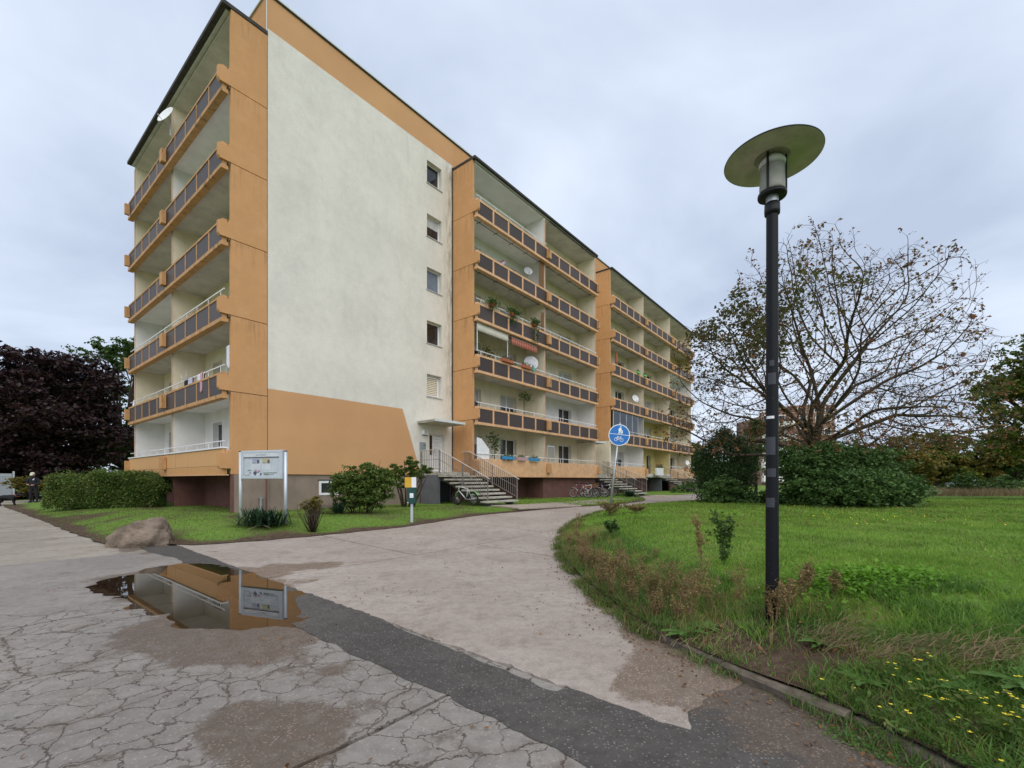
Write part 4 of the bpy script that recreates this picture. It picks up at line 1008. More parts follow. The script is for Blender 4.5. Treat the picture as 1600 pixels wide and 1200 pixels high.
# ------------------------------------------------------------------ trees
def rot_about(v, ax, a): return Matrix.Rotation(a, 3, ax) @ v
def cluster_leaves(centres, per, spread, squash=0.7):
    C = np.asarray(centres); n = len(C)
    P = np.repeat(C, per, axis=0); o = RNG.normal(size=P.shape) * spread; o[:, 2] *= squash
    return P + o
def autumn_tree():
    from mathutils import kdtree
    x, y = 13.3, 20.0; z = 0.5
    root = thing('broadleaf_tree', 'nearly bare spreading tree with browning leaves rising behind the big shrub', 'tree', (x, y, z))
    rnd = random.Random(22)
    pos = [Vector((0, 0, -.3))]; par = [-1]
    def chain(start, d, L, stp=.3, up=.02):
        i = start; p = pos[i].copy(); d = Vector(d).normalized()
        for k in range(int(L / stp)):
            d = (d + Vector((rnd.gauss(0, .045), rnd.gauss(0, .045), rnd.gauss(up, .035)))).normalized(); p = p + d * stp; pos.append(p.copy()); par.append(i); i = len(pos) - 1
        return i
    t0 = chain(0, (0, 0, 1), 2.7, up=.05); st = list(range(len(pos)))
    lead = [chain(t0, (-.16, .05, 1), 2.4), chain(t0, (.30, -.05, 1), 2.2), chain(t0, (.03, .2, 1), 3.0)]
    ups = [i for i in range(len(pos)) if pos[i].z > 1.7]
    limbs = [(-85, 6, 3.3), (-70, 24, 2.8), (-55, 42, 2.8), (-95, 38, 2.6), (-30, 55, 2.6), (80, 8, 3.6), (95, 22, 3.4), (65, 32, 3.2), (80, 45, 3.2), (50, 55, 2.8), (150, 20, 2.8), (190, 30, 2.8), (215, 12, 2.8), (20, 25, 2.6), (-20, 15, 2.6), (-140, 28, 2.6), (120, 40, 2.8), (10, 62, 2.6), (170, 58, 2.4), (88, 62, 2.8)]
    for k, (azd, eld, L) in enumerate(limbs):
        a, e = rad(azd), rad(eld); zt = 1.7 + (eld / 62) * 2.6
        s_ = min(ups, key=lambda i: abs(pos[i].z - zt) + rnd.random() * .35)
        chain(s_, (math.sin(a) * math.cos(e), math.cos(a) * math.cos(e), math.sin(e)), L, up=.005)
    # attraction points through the dome of the crown
    A = []
    while len(A) < 7600:
        p = Vector((rnd.uniform(-1, 1), rnd.uniform(-1, 1), rnd.uniform(-.32, 1)))
        if p.length > 1 or p.length < .25: continue
        if rnd.random() > .35 + .65 * p.length: continue
        w = Vector((p.x * (6.1 if p.x < 0 else 7.0), p.y * 5.0, 3.9 + p.z * (7.6 if p.z > 0 else 5.0)))
        w *= 1 + .20 * noise.noise(w * .38)
        if noise.noise(w * .5 + Vector((11, 3, 5))) < -.28: continue
        if w.z < 2.0 + .12 * (6.5 - math.hypot(w.x, w.y)): continue
        A.append(w)
    stp = .22
    for it in range(90):
        kd = kdtree.KDTree(len(pos))
        for i, p in enumerate(pos): kd.insert(p, i)
        kd.balance(); acc = {}; keep = []; grew = False
        for a in A:
            q, i, d = kd.find(a)
            if d < .30: continue
            keep.append(a)
            if d < 3.2: acc[i] = acc.get(i, Vector((0, 0, 0))) + (a - q).normalized()
        A = keep
        if not acc or len(pos) > 14000: break
        for i, v in acc.items():
            if v.length < 1e-6: continue
            tang = (pos[i] - pos[par[i]]).normalized() if par[i] >= 0 else Vector((0, 0, 1))
            d = (v.normalized() + tang * .35 + Vector((rnd.gauss(0, .10), rnd.gauss(0, .10), rnd.gauss(0, .10)))).normalized()
            np_ = pos[i] + d * stp
            if kd.find(np_)[2] < .6 * stp: continue
            pos.append(np_); par.append(i); grew = True
        if not grew: break
    n = len(pos); kids = [[] for _ in range(n)]
    for i in range(1, n): kids[par[i]].append(i)
    r = [0.0] * n
    for i in range(n - 1, -1, -1):
        r[i] = .0065 if not kids[i] else sum(r[c] ** 2.35 for c in kids[i]) ** (1 / 2.35)
    k = .25 / r[0]; r = [max(.0085, min(.33, q * k if q > .02 else q * (1 + (k - 1) * q / .02))) for q in r]
    tr = MB(); br = MB(); stack = [(0, [0])]
    while stack:
        i, ch = stack.pop(); 
        while kids[i]:
            ks = sorted(kids[i], key=lambda c: -r[c])
            for c in ks[1:]: stack.append((c, [i, c]))
            i = ks[0]; ch.append(i)
        pts = [pos[c] for c in ch]; rr = [r[c] for c in ch]; 
        if len(ch) > 1: rr[0] = min(rr[0], rr[1] * 1.3)
        if len(pts) > 3: pts = [pts[0]] + [(pts[j - 1] + pts[j] * 2 + pts[j + 1]) / 4 for j in range(1, len(pts) - 1)] + [pts[-1]]
        (tr if rr[min(1, len(rr) - 1)] > .07 else br).tube(pts, rr, 8 if rr[0] > .07 else 5 if rr[0] > .03 else 3, caps=False)
    T = []
    for i in range(n):
        if r[i] > .014 or pos[i].z < 2: continue
        tang = (pos[i] - pos[par[i]]).normalized()
        m = 1 if kids[i] else 2
        for q in range(m):
            if kids[i] and rnd.random() < .55: continue
            d = (tang + Vector((rnd.gauss(0, .55), rnd.gauss(0, .55), rnd.gauss(.05, .4)))).normalized(); L = rnd.uniform(.18, .5)
            e = pos[i] + d * L; mid = pos[i] + d * L * .5 + Vector((rnd.gauss(0, .02), rnd.gauss(0, .02), rnd.gauss(0, .02)))
            br.tube([pos[i], mid, e], [.006, .005, .004], 3, caps=False); T.append((mid, e))
    for mb_, nm, mt in ((tr, 'trunk', 'bark_moss'), (br, 'branches', 'bark')):
        me = bpy.data.meshes.new(nm); me.from_pydata(mb_.v, [], mb_.f); me.materials.append(M[mt]); me.polygons.foreach_set('use_smooth', [True] * len(me.polygons)); me.update(); link(nm, me, root)
    P = []; G = []
    for m_, e in T:
        g = e.x < -1.3 and e.z > 5.4 and (e.x + 3.2) ** 2 / 3.6 + (e.z - 7.8) ** 2 / 4.2 < 1.0 and noise.noise(e * .9) > -.08
        if g: G.append(e)
        else:
            dens = .42 + .8 * noise.noise(e * .55 + Vector((3, 1, 7))) + .9 * noise.noise(e * 1.5) + (.25 if e.z < 4.2 else 0)
            for q in range(5):
                if rnd.random() < dens * (1.15 if e.x < 1 else .8): P.append(m_.lerp(e, rnd.uniform(.2, 1.1)) + Vector((rnd.gauss(0, .04), rnd.gauss(0, .04), rnd.gauss(-.03, .04))))
    leaves_mesh('leaves', np.array([tuple(p) for p in P]), .115, 'leaf_autumn', root, aspect=.62)
    if G: leaves_mesh('green_leaves', cluster_leaves([tuple(p) for p in G], 11, .17), .15, 'leaf_autumn_green', root, aspect=.75)
    print('autumn tree', n, len(T), len(P), len(G))
    return root
autumn_tree()
def blob_points(lobes, n, shell=0.55):
    """points through a crown made of uneven lobes (cx, cy, cz, rx, ry, rz); denser near the outside, in clumps"""
    wts = np.array([l[3] * l[4] * l[5] for l in lobes]) ** 0.67; wts /= wts.sum()
    nc = max(20, n // 45); idx = RNG.choice(len(lobes), nc, p=wts); L = np.array(lobes)[idx]
    d = RNG.normal(size=(nc, 3)); d /= np.linalg.norm(d, axis=1)[:, None]
    r = 1 - shell * RNG.random(nc) ** 1.7
    cc = L[:, :3] + d * L[:, 3:] * r[:, None]
    k = RNG.integers(0, nc, n); cr = RNG.uniform(.35, 1.0, nc) * (np.mean(np.array(lobes)[:, 3:]) * .22)
    o = RNG.normal(size=(n, 3)); o[:, 2] *= .55
    return cc[k] + o * cr[k][:, None]
def crown_tree(name, label, x, y, z, h_trunk, r_trunk, lobes, n, leaf, size, group=None, bark='bark', shell=.6, extra=None, cat='tree'):
    root = thing(name, label, cat, (x, y, z), 0, group)
    rnd = random.Random(int(abs(x * 13 + y * 7)))
    mb = MB(); mb.tube([(0, 0, -.2), (.05, 0, h_trunk * .5), (0, .05, h_trunk)], [r_trunk * 1.15, r_trunk, r_trunk * .8], 9)
    for l in lobes:
        c = Vector(l[:3]); s = Vector((0, 0, h_trunk * rnd.uniform(.55, .98))); m = s.lerp(c, .5) + Vector((0, 0, rnd.uniform(.0, .4)))
        mb.tube([s, m, c], [r_trunk * .5, r_trunk * .3, r_trunk * .08], 6)
        for q in range(4):
            e = c + Vector((rnd.gauss(0, 1) * l[3], rnd.gauss(0, 1) * l[4], rnd.gauss(0, .8) * l[5])) * .6; mb.tube([m.lerp(c, .5), e], [r_trunk * .14, r_trunk * .03], 4)
    mb.build('trunk', bark, root, smooth=True)
    leaves_mesh('crown', blob_points(lobes, n, shell), size, leaf, root, aspect=.7)
    if extra:
        for lb, nn, lf in extra: leaves_mesh('crown', blob_points(lb, nn, .7), size, lf, root, aspect=.7)
    return root
def rl(n, cx, cy, cz, R, H, lo, hi, seed, flat=1.0):
    rn = random.Random(seed); o = []
    for i in range(n):
        a = rn.uniform(0, 6.28); q = rn.random() ** .5; t = rn.random()
        zz = cz + (t - .5) * H; k = math.sqrt(max(0.08, 1 - (2 * t - 1) ** 2 * .8)); r = rn.uniform(lo, hi)
        o.append((cx + math.cos(a) * q * R * k, cy + math.sin(a) * q * R * k * flat, zz, r, r, r * .72))
    return o
crown_tree('copper_beech', 'broad dark purple leaved tree at the left behind the hedge', -40.2, 38.0, .3, 3.4, .38, rl(60, 0, 0, 6.2, 6.6, 9.4, 1.4, 2.4, 3) + rl(16, 0, -1, 2.6, 5.4, 2.2, 1.2, 1.9, 4), 80000, 'leaf_purple', .30, shell=.75)
crown_tree('broadleaf_tree', 'tall green tree between the purple tree and the end of the block', -39.5, 46.0, .3, 4, .35, rl(40, 0, 0, 8.6, 5.4, 11.6, 1.4, 2.2, 8), 30000, 'leaf_green', .27, shell=.7)
crown_tree('broadleaf_tree', 'large green and yellow tree at the right edge of the lawn', 29.6, 23.5, .6, 2.4, .3, rl(34, 0, 0, 5.4, 3.9, 6.4, 1.0, 1.8, 15) + [(-3.9, -.5, 5.6, 1.0, 1.0, .6), (-4.2, -.6, 4.6, .9, .9, .5), (-3.6, 0, 3.3, 1.5, 1.3, .9), (-2.8, -.4, 6.6, 1.0, 1.0, .6), (-4.2, .5, 2.9, 1.2, 1.2, .8)], 52000, 'leaf_yellowgreen', .17, shell=.8,
           extra=[([(-3.3, -1.2, 2.9, 1.1, .8, .6), (-1.8, -2.4, 3.0, .9, .8, .5)], 1500, 'leaf_orange')])
TB = [(38.0, 44, 5.2, 3.4, 'leaf_orange', 'low orange and green tree, leftmost of the far row right of the big shrub'), (43.0, 46, 5.6, 3.3, 'leaf_yellowgreen', 'low yellowish green tree in the middle of the far row'), (46.6, 45, 5.8, 3.6, 'leaf_orange', 'low russet tree at the right end of the far row'), (52.0, 47, 5.8, 4.0, 'leaf_green', 'green tree partly behind the large tree at the right edge')]
for i, (x, y, h, R_, lf, lb) in enumerate(TB):
    crown_tree('small_tree', lb, x, y, .6, 1.6, .2, rl(18, 0, 0, h * .52, R_ * .85, h * .72, .9, 1.6, 30 + i), 13000, lf, .26, group='row of low trees beyond the lawn', shell=.7)
crown_tree('pale_tree', 'yellow green tree beyond the far end of the block', 22.5, 62, .5, 2, .25, rl(16, 0, 0, 3.6, 3.0, 4.6, 1.0, 1.8, 77), 9000, 'leaf_yellowgreen', .3, shell=.7)
crown_tree('broadleaf_tree', 'thin grey green tree between the dark conifer and the distant tower', 22.3, 41.5, .5, 3.0, .12, rl(14, 0, 0, 4.2, 1.2, 4.6, .5, .9, 78), 5000, 'leaf_dark', .2, shell=.7)
# shrubs
def shrub(name, label, x, y, z, lobes, n, leaf, size, stems=9, cat='shrub', group=None, stemr=.025, shell=.7):
    root = thing(name, label, cat, (x, y, z), 0, group); rnd = random.Random(int(abs(x * 31 + y * 17)))
    mb = MB()
    for i in range(stems):
        l = lobes[rnd.randrange(len(lobes))]; e = Vector(l[:3]) + Vector((rnd.gauss(0, .5) * l[3], rnd.gauss(0, .5) * l[4], rnd.gauss(0, .5) * l[5])); b = Vector((e.x * .25, e.y * .25, -.15)); m = b.lerp(e, .5) + Vector((rnd.gauss(0, .1), rnd.gauss(0, .1), .1))
        mb.tube([b, m, e], [stemr, stemr * .7, stemr * .25], 5)
    mb.build('stems', 'bark', root, smooth=True)['kind'] = 'stuff'
    leaves_mesh('foliage', blob_points(lobes, n, shell), size, leaf, root, aspect=.62)
    return root
big = [(-1.7, -.1, .65, .6, .9, .5), (-1.5, .3, 1.7, 1.2, 1.1, .8), (-.6, .4, 2.0, 1.2, 1.1, .7), (.4, .3, 1.9, 1.2, 1.2, .75), (1.4, .2, 1.6, 1.2, 1.1, .8), (2.0, 0, .9, .9, 1.0, .6), (-1.2, -.9, .8, 1.2, .8, .7), (.1, -1.1, .8, 1.3, .8, .7), (1.4, -.9, .7, 1.2, .8, .65), (0, 0, 1.0, 2.0, 1.2, 1.0), (2.6, .1, .5, .6, .7, .4)]
shrub('spreading_shrub', 'big dense dark green shrub spreading round the foot of the nearly bare tree', 13.25, 18.2, .55, big, 42000, 'leaf_dark', .13, stems=26, stemr=.035)
def conifer(label, x, y, z, h, r, n):
    root = thing('conifer', label, 'conifer', (x, y, z)); mb = MB(); mb.tube([(0, 0, -.1), (0, 0, h * .9)], [.13, .03], 8); mb.build('trunk', 'bark', root)
    k = n // 40; t = RNG.random(k) ** .9; a = RNG.uniform(0, 2 * np.pi, k); prof = r * np.minimum(1, 2.6 * (1 - t) ** .75) * np.minimum(1, .75 + t * 1.2); q = np.sqrt(RNG.uniform(.45, 1, k)) * (1 + .12 * RNG.normal(size=k))
    c = np.stack([np.cos(a) * prof * q, np.sin(a) * prof * q, .05 + t * h], 1)
    P = np.repeat(c, 40, 0) + RNG.normal(size=(k * 40, 3)) * np.array([.13, .13, .17])
    leaves_mesh('foliage', P, .11, 'leaf_conifer', root, aspect=.4, up=0)
conifer('dense rounded dark conifer standing at the far end of the block', 10.2, 21.8, .5, 3.3, 1.25, 26000)
shrub('low_shrub', 'low dark bush at the foot of the rounded conifer', 9.5, 20.4, .55, [(-.4, 0, .5, .7, .6, .45), (.5, .1, .55, .7, .6, .5), (0, 0, .9, .5, .4, .4)], 6500, 'leaf_dark', .1)
shrub('low_shrub', 'low loose bush in the gap right of the conifer', 10.9, 20.2, .55, [(-.4, 0, .25, .6, .5, .25), (.4, 0, .28, .7, .6, .28), (1.1, 0, .28, .6, .5, .26)], 6000, 'leaf_dark', .1)
BG = [(33.5, 33.0, 1.1, 1.9, 'leaf_green', 'small pale green bush, leftmost under the big tree at right'), (36.6, 34.0, 1.2, 1.7, 'leaf_dark', 'small dark bush, middle one under the big tree at right'), (39.6, 33.5, 1.3, 2.0, 'leaf_yellowgreen', 'small light bush, rightmost under the big tree at right')]
for x, y, h, R_, lf, lb in BG: shrub('small_bush', lb, x, y, .6, rl(8, 0, 0, h * .6, R_ * .7, h * .8, .5, .8, int(x * 10)), 5000, lf, .13, group='bushes at the edge of the lawn')
# hedge by the left tower
hd = thing('clipped_hedge', 'clipped light green hedge in front of the left balcony tower', 'hedge', (-18.3, 20.6, .42), rad(4))
n = 46000
hx = RNG.uniform(-2.15, 2.45, n); f_ = RNG.random(n)
hz = RNG.uniform(.02, 1.0, n) ** .8; hyw = .85
side = RNG.random(n)
top = 1.36 + .13 * np.sin(hx * 1.9) + .09 * np.sin(hx * 4.3 + 1) + .06 * np.sin(hx * 9.7)
yy = np.where(side < .5, -hyw * (1 - .2 * RNG.random(n) ** 2), RNG.uniform(-hyw, hyw, n)); zz = np.where(side < .5, hz * top, top * (1 - .22 * RNG.random(n) ** 2))
bul = .16 * np.sin(hx * 2.3 + zz * 2.0) + .09 * np.sin(hx * 5.1)
yy = yy - np.where(side < .5, bul, 0)
e_ = np.clip((np.abs(hx - 0.15) - 1.9) / .4, 0, 1); yy *= 1 - .5 * e_ ** 2; zz *= 1 - .22 * e_ ** 2
clump = RNG.normal(size=(n, 3)) * .07
leaves_mesh('foliage', np.stack([hx, yy, zz], 1) + clump, .085, 'leaf_hedge', hd, aspect=.6)
mb = MB()
for i in range(60):
    x = random.uniform(-2.0, 2.2); mb.tube([(x, random.uniform(-.4, .4), -.1), (x + random.uniform(-.2, .2), random.uniform(-.5, .5), random.uniform(.8, 1.25))], [.018, .006], 4)
for i in range(70):
    x = random.uniform(-2.0, 2.3); y = random.uniform(-.7, .6); mb.tube([(x, y, 1.2), (x + random.uniform(-.08, .08), y, 1.2 + random.uniform(.15, .42))], [.006, .003], 3)
mb.build('stems', 'bark', hd)['kind'] = 'stuff'
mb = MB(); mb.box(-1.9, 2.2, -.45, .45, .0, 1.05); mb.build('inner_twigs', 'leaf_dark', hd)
sh = np.stack([RNG.uniform(-2.0, 2.2, 500), RNG.uniform(-.7, .6, 500), RNG.uniform(1.25, 1.68, 500)], 1); leaves_mesh('shoots', sh, .09, 'leaf_hedge', hd, aspect=.5)
shrub('ornamental_shrub', 'round clipped green shrub in front of the orange wall', -5.5, 16.6, .40, [(-.35, 0, .9, .72, .6, .62), (.4, .05, .95, .75, .65, .62), (0, 0, 1.35, .75, .6, .5), (.75, 0, 1.25, .45, .4, .4), (-.7, 0, 1.2, .4, .4, .4), (.2, -.2, .55, .7, .5, .4)], 15000, 'leaf_hedge', .10, stems=12)
shrub('ornamental_shrub', 'small open shrub beside the grey landing wall', -4.75, 20.4, .44, [(-.45, 0, 1.55, .42, .35, .33), (.1, 0, 1.95, .38, .35, .35), (.55, 0, 1.5, .38, .35, .3), (-.15, 0, 1.15, .4, .35, .3), (.95, 0, 1.7, .3, .3, .22)], 3600, 'leaf_hedge', .12, stems=14, stemr=.045)
shrub('cut_back_shrub', 'narrow cut back twiggy bush in front of the cellar window', -5.75, 13.1, .30, [(0, 0, .72, .26, .26, .14), (-.1, 0, .6, .25, .2, .16), (.12, 0, .62, .22, .2, .18)], 1500, 'leaf_orange', .06, stems=60, stemr=.012)
def yucca(label, x, y, z, n, r, dry=14):
    root = thing('yucca', label, 'yucca', (x, y, z), 0, None)
    def blade_set(nm, n, mat, el0, el1, L):
        V = []; F = []
        for i in range(n):
            a = RNG.uniform(0, 6.28); el = RNG.uniform(el0, el1); l = L * RNG.uniform(.7, 1.15); bx, by = RNG.normal(0, r * .33), RNG.normal(0, r * .2)
            d = np.array([math.cos(a) * math.cos(el), math.sin(a) * math.cos(el), math.sin(el)]); s = np.cross(d, [0, 0, 1]); s /= np.linalg.norm(s)
            p = np.array([bx, by, .05]); b = len(V)
            for t, w in ((0, .018), (.45, .026), (.8, .016)):
                c = p + d * l * t - np.array([0, 0, .22 * l * t * t]); V += [c - s * w, c + s * w]
            V.append(p + d * l - np.array([0, 0, .24 * l]))
            F += [(b, b + 1, b + 3), (b, b + 3, b + 2), (b + 2, b + 3, b + 5), (b + 2, b + 5, b + 4), (b + 4, b + 5, b + 6)]
        npmesh(nm, V, F, mat, root)
    blade_set('blades', n, 'yucca', .25, 1.35, .68); blade_set('dry_blades', dry, 'yucca_dry', -.1, .35, .5)
yucca('large spiky yucca clump under the notice board', -7.25, 13.25, .30, 380, .75, 30)
yucca('small spiky yucca behind the cut back twiggy bush, left clump', -7.1, 16.4, .42, 70, .2, 4)
yucca('small dark yucca clump right of the cut back twiggy bush', -6.25, 16.3, .42, 90, .25, 4)
yucca('yucca clump beside the middle entrance stairs', *uv(30.6, 13.6), .46, 130, .5, 6)
for i, (u_, v_, lb) in enumerate([(46.4, 12.9, 'low dark shrub under the farthest landing'), (43.9, 13.8, 'dark spreading shrub left of the farthest landing')]):
    x, y = uv(u_ - .6, v_); shrub('low_shrub', lb, x, y, .47, rl(6, 0, 0, .45, .9, .5, .4, .7, 90 + i), 3000, 'leaf_dark', .12)

# ------------------------------------------------------------------ grass and verge plants
def scatter(n, x0, x1, y0, y1, test, dens=None):
    P = []
    X = RNG.uniform(x0, x1, n); Y = RNG.uniform(y0, y1, n)
    return [(x, y) for x, y in zip(X, Y) if test(x, y)]
LR = KIN + LAWNR[len(KERB):]
def in_view(x, y): return y > 1.5 and abs(x) < y * 1.19 + .4
def bands(test_poly, zf, dist_line, specs, name, prefix):
    for (n, x0, x1, y0, y1, h, w, mat, keep) in specs:
        X = RNG.uniform(x0, x1, n); Y = RNG.uniform(y0, y1, n); P = []
        for x, y in zip(X, Y):
            if not in_view(x, y) or not keep(x, y): continue
            if not inside(x, y, test_poly): continue
            P.append((x, y, zf(x, y) - .008))
        if P:
            o = blades_mesh(name, P, h, w, mat, .8); o['kind'] = 'stuff'
def soilkeep(x, y):
    s_ = soilR(x, y) + .55 * noise.noise(Vector((x * 2.2, y * 2.2, 2)))
    return random.random() > S(.35, .85, s_) * .85
def patch(x, y): return noise.noise(Vector((x * .55, y * .55, 8)))
bands(LR, zlR, None, [
    (46000, 1.0, 6.2, 2.0, 6.5, .062, .0065, 'grass', soilkeep),
    (60000, 1.0, 14, 5.5, 13, .065, .012, 'grass', soilkeep),
    (30000, 1.0, 14, 2.2, 13, .06, .010, 'grass_dull', lambda x, y: soilkeep(x, y) and patch(x, y) > .0),
    (60000, 1.5, 30, 12.5, 26, .075, .030, 'grass', lambda x, y: True),
    (22000, 1.5, 30, 12.5, 26, .07, .028, 'grass_dull', lambda x, y: patch(x, y) > -.05),
    (5000, 1.0, 4.5, 2.2, 7.5, .05, .005, 'straw', lambda x, y: soilR(x, y) > .25 and random.random() < .4),
    (26000, 1.5, 24, 5, 20, .12, .014, 'grass', lambda x, y: noise.noise(Vector((x * 2.2, y * 2.2, 31))) > .18),
    (16000, .9, 3.2, 4.6, 15, .10, .007, 'grass_dull', lambda x, y: line_d(x, y, KERB) < .45 and random.random() < .9),
    (4500, .9, 3.2, 4.6, 15, .13, .006, 'dryweed', lambda x, y: line_d(x, y, KERB) < .6 and patch(x * 3, y * 3) > -.1),
], 'grass', 'r')
LLV = [(-27, 24), (-27, 34), (-10, 22), (-8, 19)] 
def keepL(x, y): return random.random() > S(.3, .8, soilL(x, y) - .15 + .4 * patch(x * 3, y * 3)) * .85
bands(LAWNL, zlL, None, [
    (12000, -24, 1.0, 11, 21.5, .05, .016, 'grass', keepL),
    (48000, -24, 1.0, 11, 21.5, .045, .015, 'grass_dull', lambda x, y: keepL(x, y)),
    (9000, 0, 10, 20, 31, .06, .03, 'grass', lambda x, y: True),
], 'grass', 'l')
# dry grass beyond the lawn
P = []
for i in range(14000):
    x, y = RNG.uniform(17, 48), RNG.uniform(29, 37)
    if x > y * .62 + patch(x, y) * 2: P.append((x, y, .55))
o = blades_mesh('tall_dry_grass', P, .55, .03, 'straw', .5); o['kind'] = 'stuff'
# flattened straw along the verge
def straw_heap(cx, cy, rx, ry, n, ang, name='flattened_straw', lift=.05, hh=.11):
    a = RNG.normal(ang, .55, n); X = RNG.normal(cx, rx, n); Y = RNG.normal(cy, ry, n)
    Z = np.array([zlR(x, y) for x, y in zip(X, Y)]) + np.abs(RNG.normal(0, lift, n))
    o = blades_mesh(name, np.stack([X, Y, Z], 1), hh, .006, 'straw', 2.4, dirs=(np.cos(a), np.sin(a))); o['kind'] = 'stuff'; return o
def verge(n, x0, x1, y0, y1, h, w, mat, name, keep, lean=.8):
    P = []
    for x, y in zip(RNG.uniform(x0, x1, n), RNG.uniform(y0, y1, n)):
        if keep(x, y) and inside(x, y, LR): P.append((x, y, zlR(x, y) - .01))
    o = blades_mesh(name, P, h, w, mat, lean); o['kind'] = 'stuff'
bare = lambda x, y: math.exp(-(((x - 2.25) / .42) ** 2 + ((y - 3.75) / .28) ** 2))
cl = lambda x, y, q: noise.noise(Vector((x * 2.6, y * 2.6, q)))
verge(15000, 2.2, 4.6, 1.7, 4.6, .12, .010, 'broadleaf', 'verge_weeds', lambda x, y: cl(x, y, 3) > -.12 and random.random() > bare(x, y) * 1.3, 1.0)
verge(9000, 2.2, 4.6, 1.7, 4.6, .14, .006, 'grass', 'verge_weeds', lambda x, y: cl(x, y, 6) > .0 and random.random() > bare(x, y) * 1.3, 1.0)
verge(16000, 1.0, 3.0, 4.3, 11, .15, .010, 'broadleaf', 'verge_weeds', lambda x, y: line_d(x, y, KERB) < 1.3 and cl(x, y, 9) > -.1, 1.0)
verge(7000, 1.0, 3.2, 4.2, 12, .24, .006, 'dryweed', 'verge_weeds', lambda x, y: line_d(x, y, KERB) < 1.1 and cl(x, y, 12) > -.05, .7)
verge(5000, 1.8, 3.4, 2.2, 5.2, .13, .005, 'dryweed', 'verge_weeds', lambda x, y: cl(x, y, 15) > .05 and random.random() > bare(x, y), 1.2)
def overhang(n, k0, k1, sd_, h, w, mat):
    P = []
    for i in range(n):
        k = RNG.integers(k0, k1); a, b = KERB[k], KERB[k + 1]; t_ = RNG.random(); x, y = a[0] + (b[0] - a[0]) * t_ + RNG.normal(-.02, sd_), a[1] + (b[1] - a[1]) * t_
        if noise.noise(Vector((x * 1.7, y * 1.7, 51))) < -.12: continue
        P.append((x, y, (zlR(x, y) if inside(x, y, LR) else zg(x, y) + .02)))
    o = blades_mesh('verge_weeds', P, h, w, mat, 1.2); o['kind'] = 'stuff'
overhang(6500, 8, 18, .08, .12, .008, 'grass_dull'); overhang(2600, 8, 18, .09, .14, .006, 'dryweed'); overhang(4500, 8, 18, .08, .10, .012, 'broadleaf'); overhang(1300, 1, 7, .09, .09, .008, 'broadleaf'); overhang(900, 1, 7, .10, .09, .005, 'straw')
straw_heap(2.72, 3.85, .13, .09, 300, -.6); straw_heap(3.05, 3.5, .17, .08, 340, -.5); straw_heap(3.4, 3.25, .2, .08, 360, -.4); straw_heap(1.95, 4.25, .3, .2, 150, .6, lift=.02, hh=.12)
# dry seed-head weeds
def dry_weed(x, y, h, n, label, group, mat='dryweed', spread=.35, leafy=18, lsize=.022, bx=0.0, low=.3):
    z = zlR(x, y); t = thing('dry_weed', label, 'weed', (x, y, z - .01), random.uniform(0, 6), group); mb = MB(); C = []
    for i in range(n):
        a = random.uniform(0, 6.28); L = h * random.uniform(.6, 1.1); tip = Vector((math.cos(a) * spread * L * random.uniform(.3, 1.2) + bx, math.sin(a) * spread * L * random.uniform(.3, 1.2), L)); mid = tip * .5 + Vector((random.gauss(0, .02), random.gauss(0, .02), .04))
        mb.tube([(0, 0, 0), mid, tip], [.0036, .0026, .0014], 4)
        for q in range(3):
            b = mid.lerp(tip, random.uniform(.0, .8)); e = b + Vector((random.gauss(0, .06), random.gauss(0, .06), random.uniform(.03, .12))) * (h / .5); mb.tube([b, e], [.0018, .001], 3); C += [tuple(b.lerp(e, random.uniform(.3, 1.1))) for _ in range(leafy // 3)]
        C += [tuple(Vector((0, 0, 0)).lerp(mid, f_ * 2) if f_ < .5 else mid.lerp(tip, f_ * 2 - 1)) for f_ in [random.uniform(low * .5 + .15, 1.02) for _ in range(leafy)]]
    mb.build('stalks', 'straw' if mat == 'dryweed' else 'broadleaf', t)
    leaves_mesh('seed_heads', np.array(C) + RNG.normal(size=(len(C), 3)) * .014, lsize, mat, t, aspect=.75)
GW = 'dry brown weeds along the kerb'
LW = 'knee high dry brown weed with crumbling seed heads on the verge'
for (x, y, h, n) in [(1.95, 5.2, .42, 9), (1.7, 5.6, .40, 9), (2.15, 4.95, .36, 8), (1.62, 6.2, .38, 9), (1.5, 6.8, .35, 8), (2.0, 5.75, .40, 8), (1.42, 7.4, .34, 9), (1.32, 8.1, .36, 9), (1.36, 9.1, .36, 9), (1.48, 10.2, .36, 8), (2.2, 5.4, .44, 8), (1.85, 6.4, .35, 7), (1.35, 6.9, .25, 7), (1.6, 4.95, .3, 8), (1.75, 4.8, .3, 8), (1.5, 5.5, .28, 7), (1.62, 11.6, .4, 8), (1.95, 13.0, .42, 8), (2.5, 5.0, .4, 7), (1.28, 7.7, .25, 8)] + [(1.25 + .55 * random.random() + max(0, (6.0 - yy) * .28), yy, random.uniform(.25, .42), 8) for yy in [4.9 + 5.5 * (i / 26) ** 1.1 for i in range(26)]]:
    dry_weed(x, y, h, n, ('knee high dry brown weed on the verge just left of the lamp post' if y < 5.7 else 'dry brown weed hanging over the kerb between the lamp post and the curve' if y < 8 else 'dry brown weed at the far curve of the kerb towards the blue sign'), GW, leafy=24, lsize=.02, low=.1)
for (x, y, h, n) in [(2.48, 4.28, .42, 10), (2.62, 4.35, .34, 8), (2.78, 4.5, .30, 8), (2.95, 4.6, .34, 8), (3.1, 4.75, .33, 8), (3.2, 4.5, .3, 7)]:
    dry_weed(x, y, h, n, 'upright rusty weed with seed heads beside the foot of the lamp post', 'rusty weeds round the lamp post', spread=.16, leafy=30, lsize=.02)
dry_weed(2.55, 6.1, .72, 4, 'tallest pale fluffy weed left of the lamp post', None, spread=.18, leafy=60, lsize=.03)
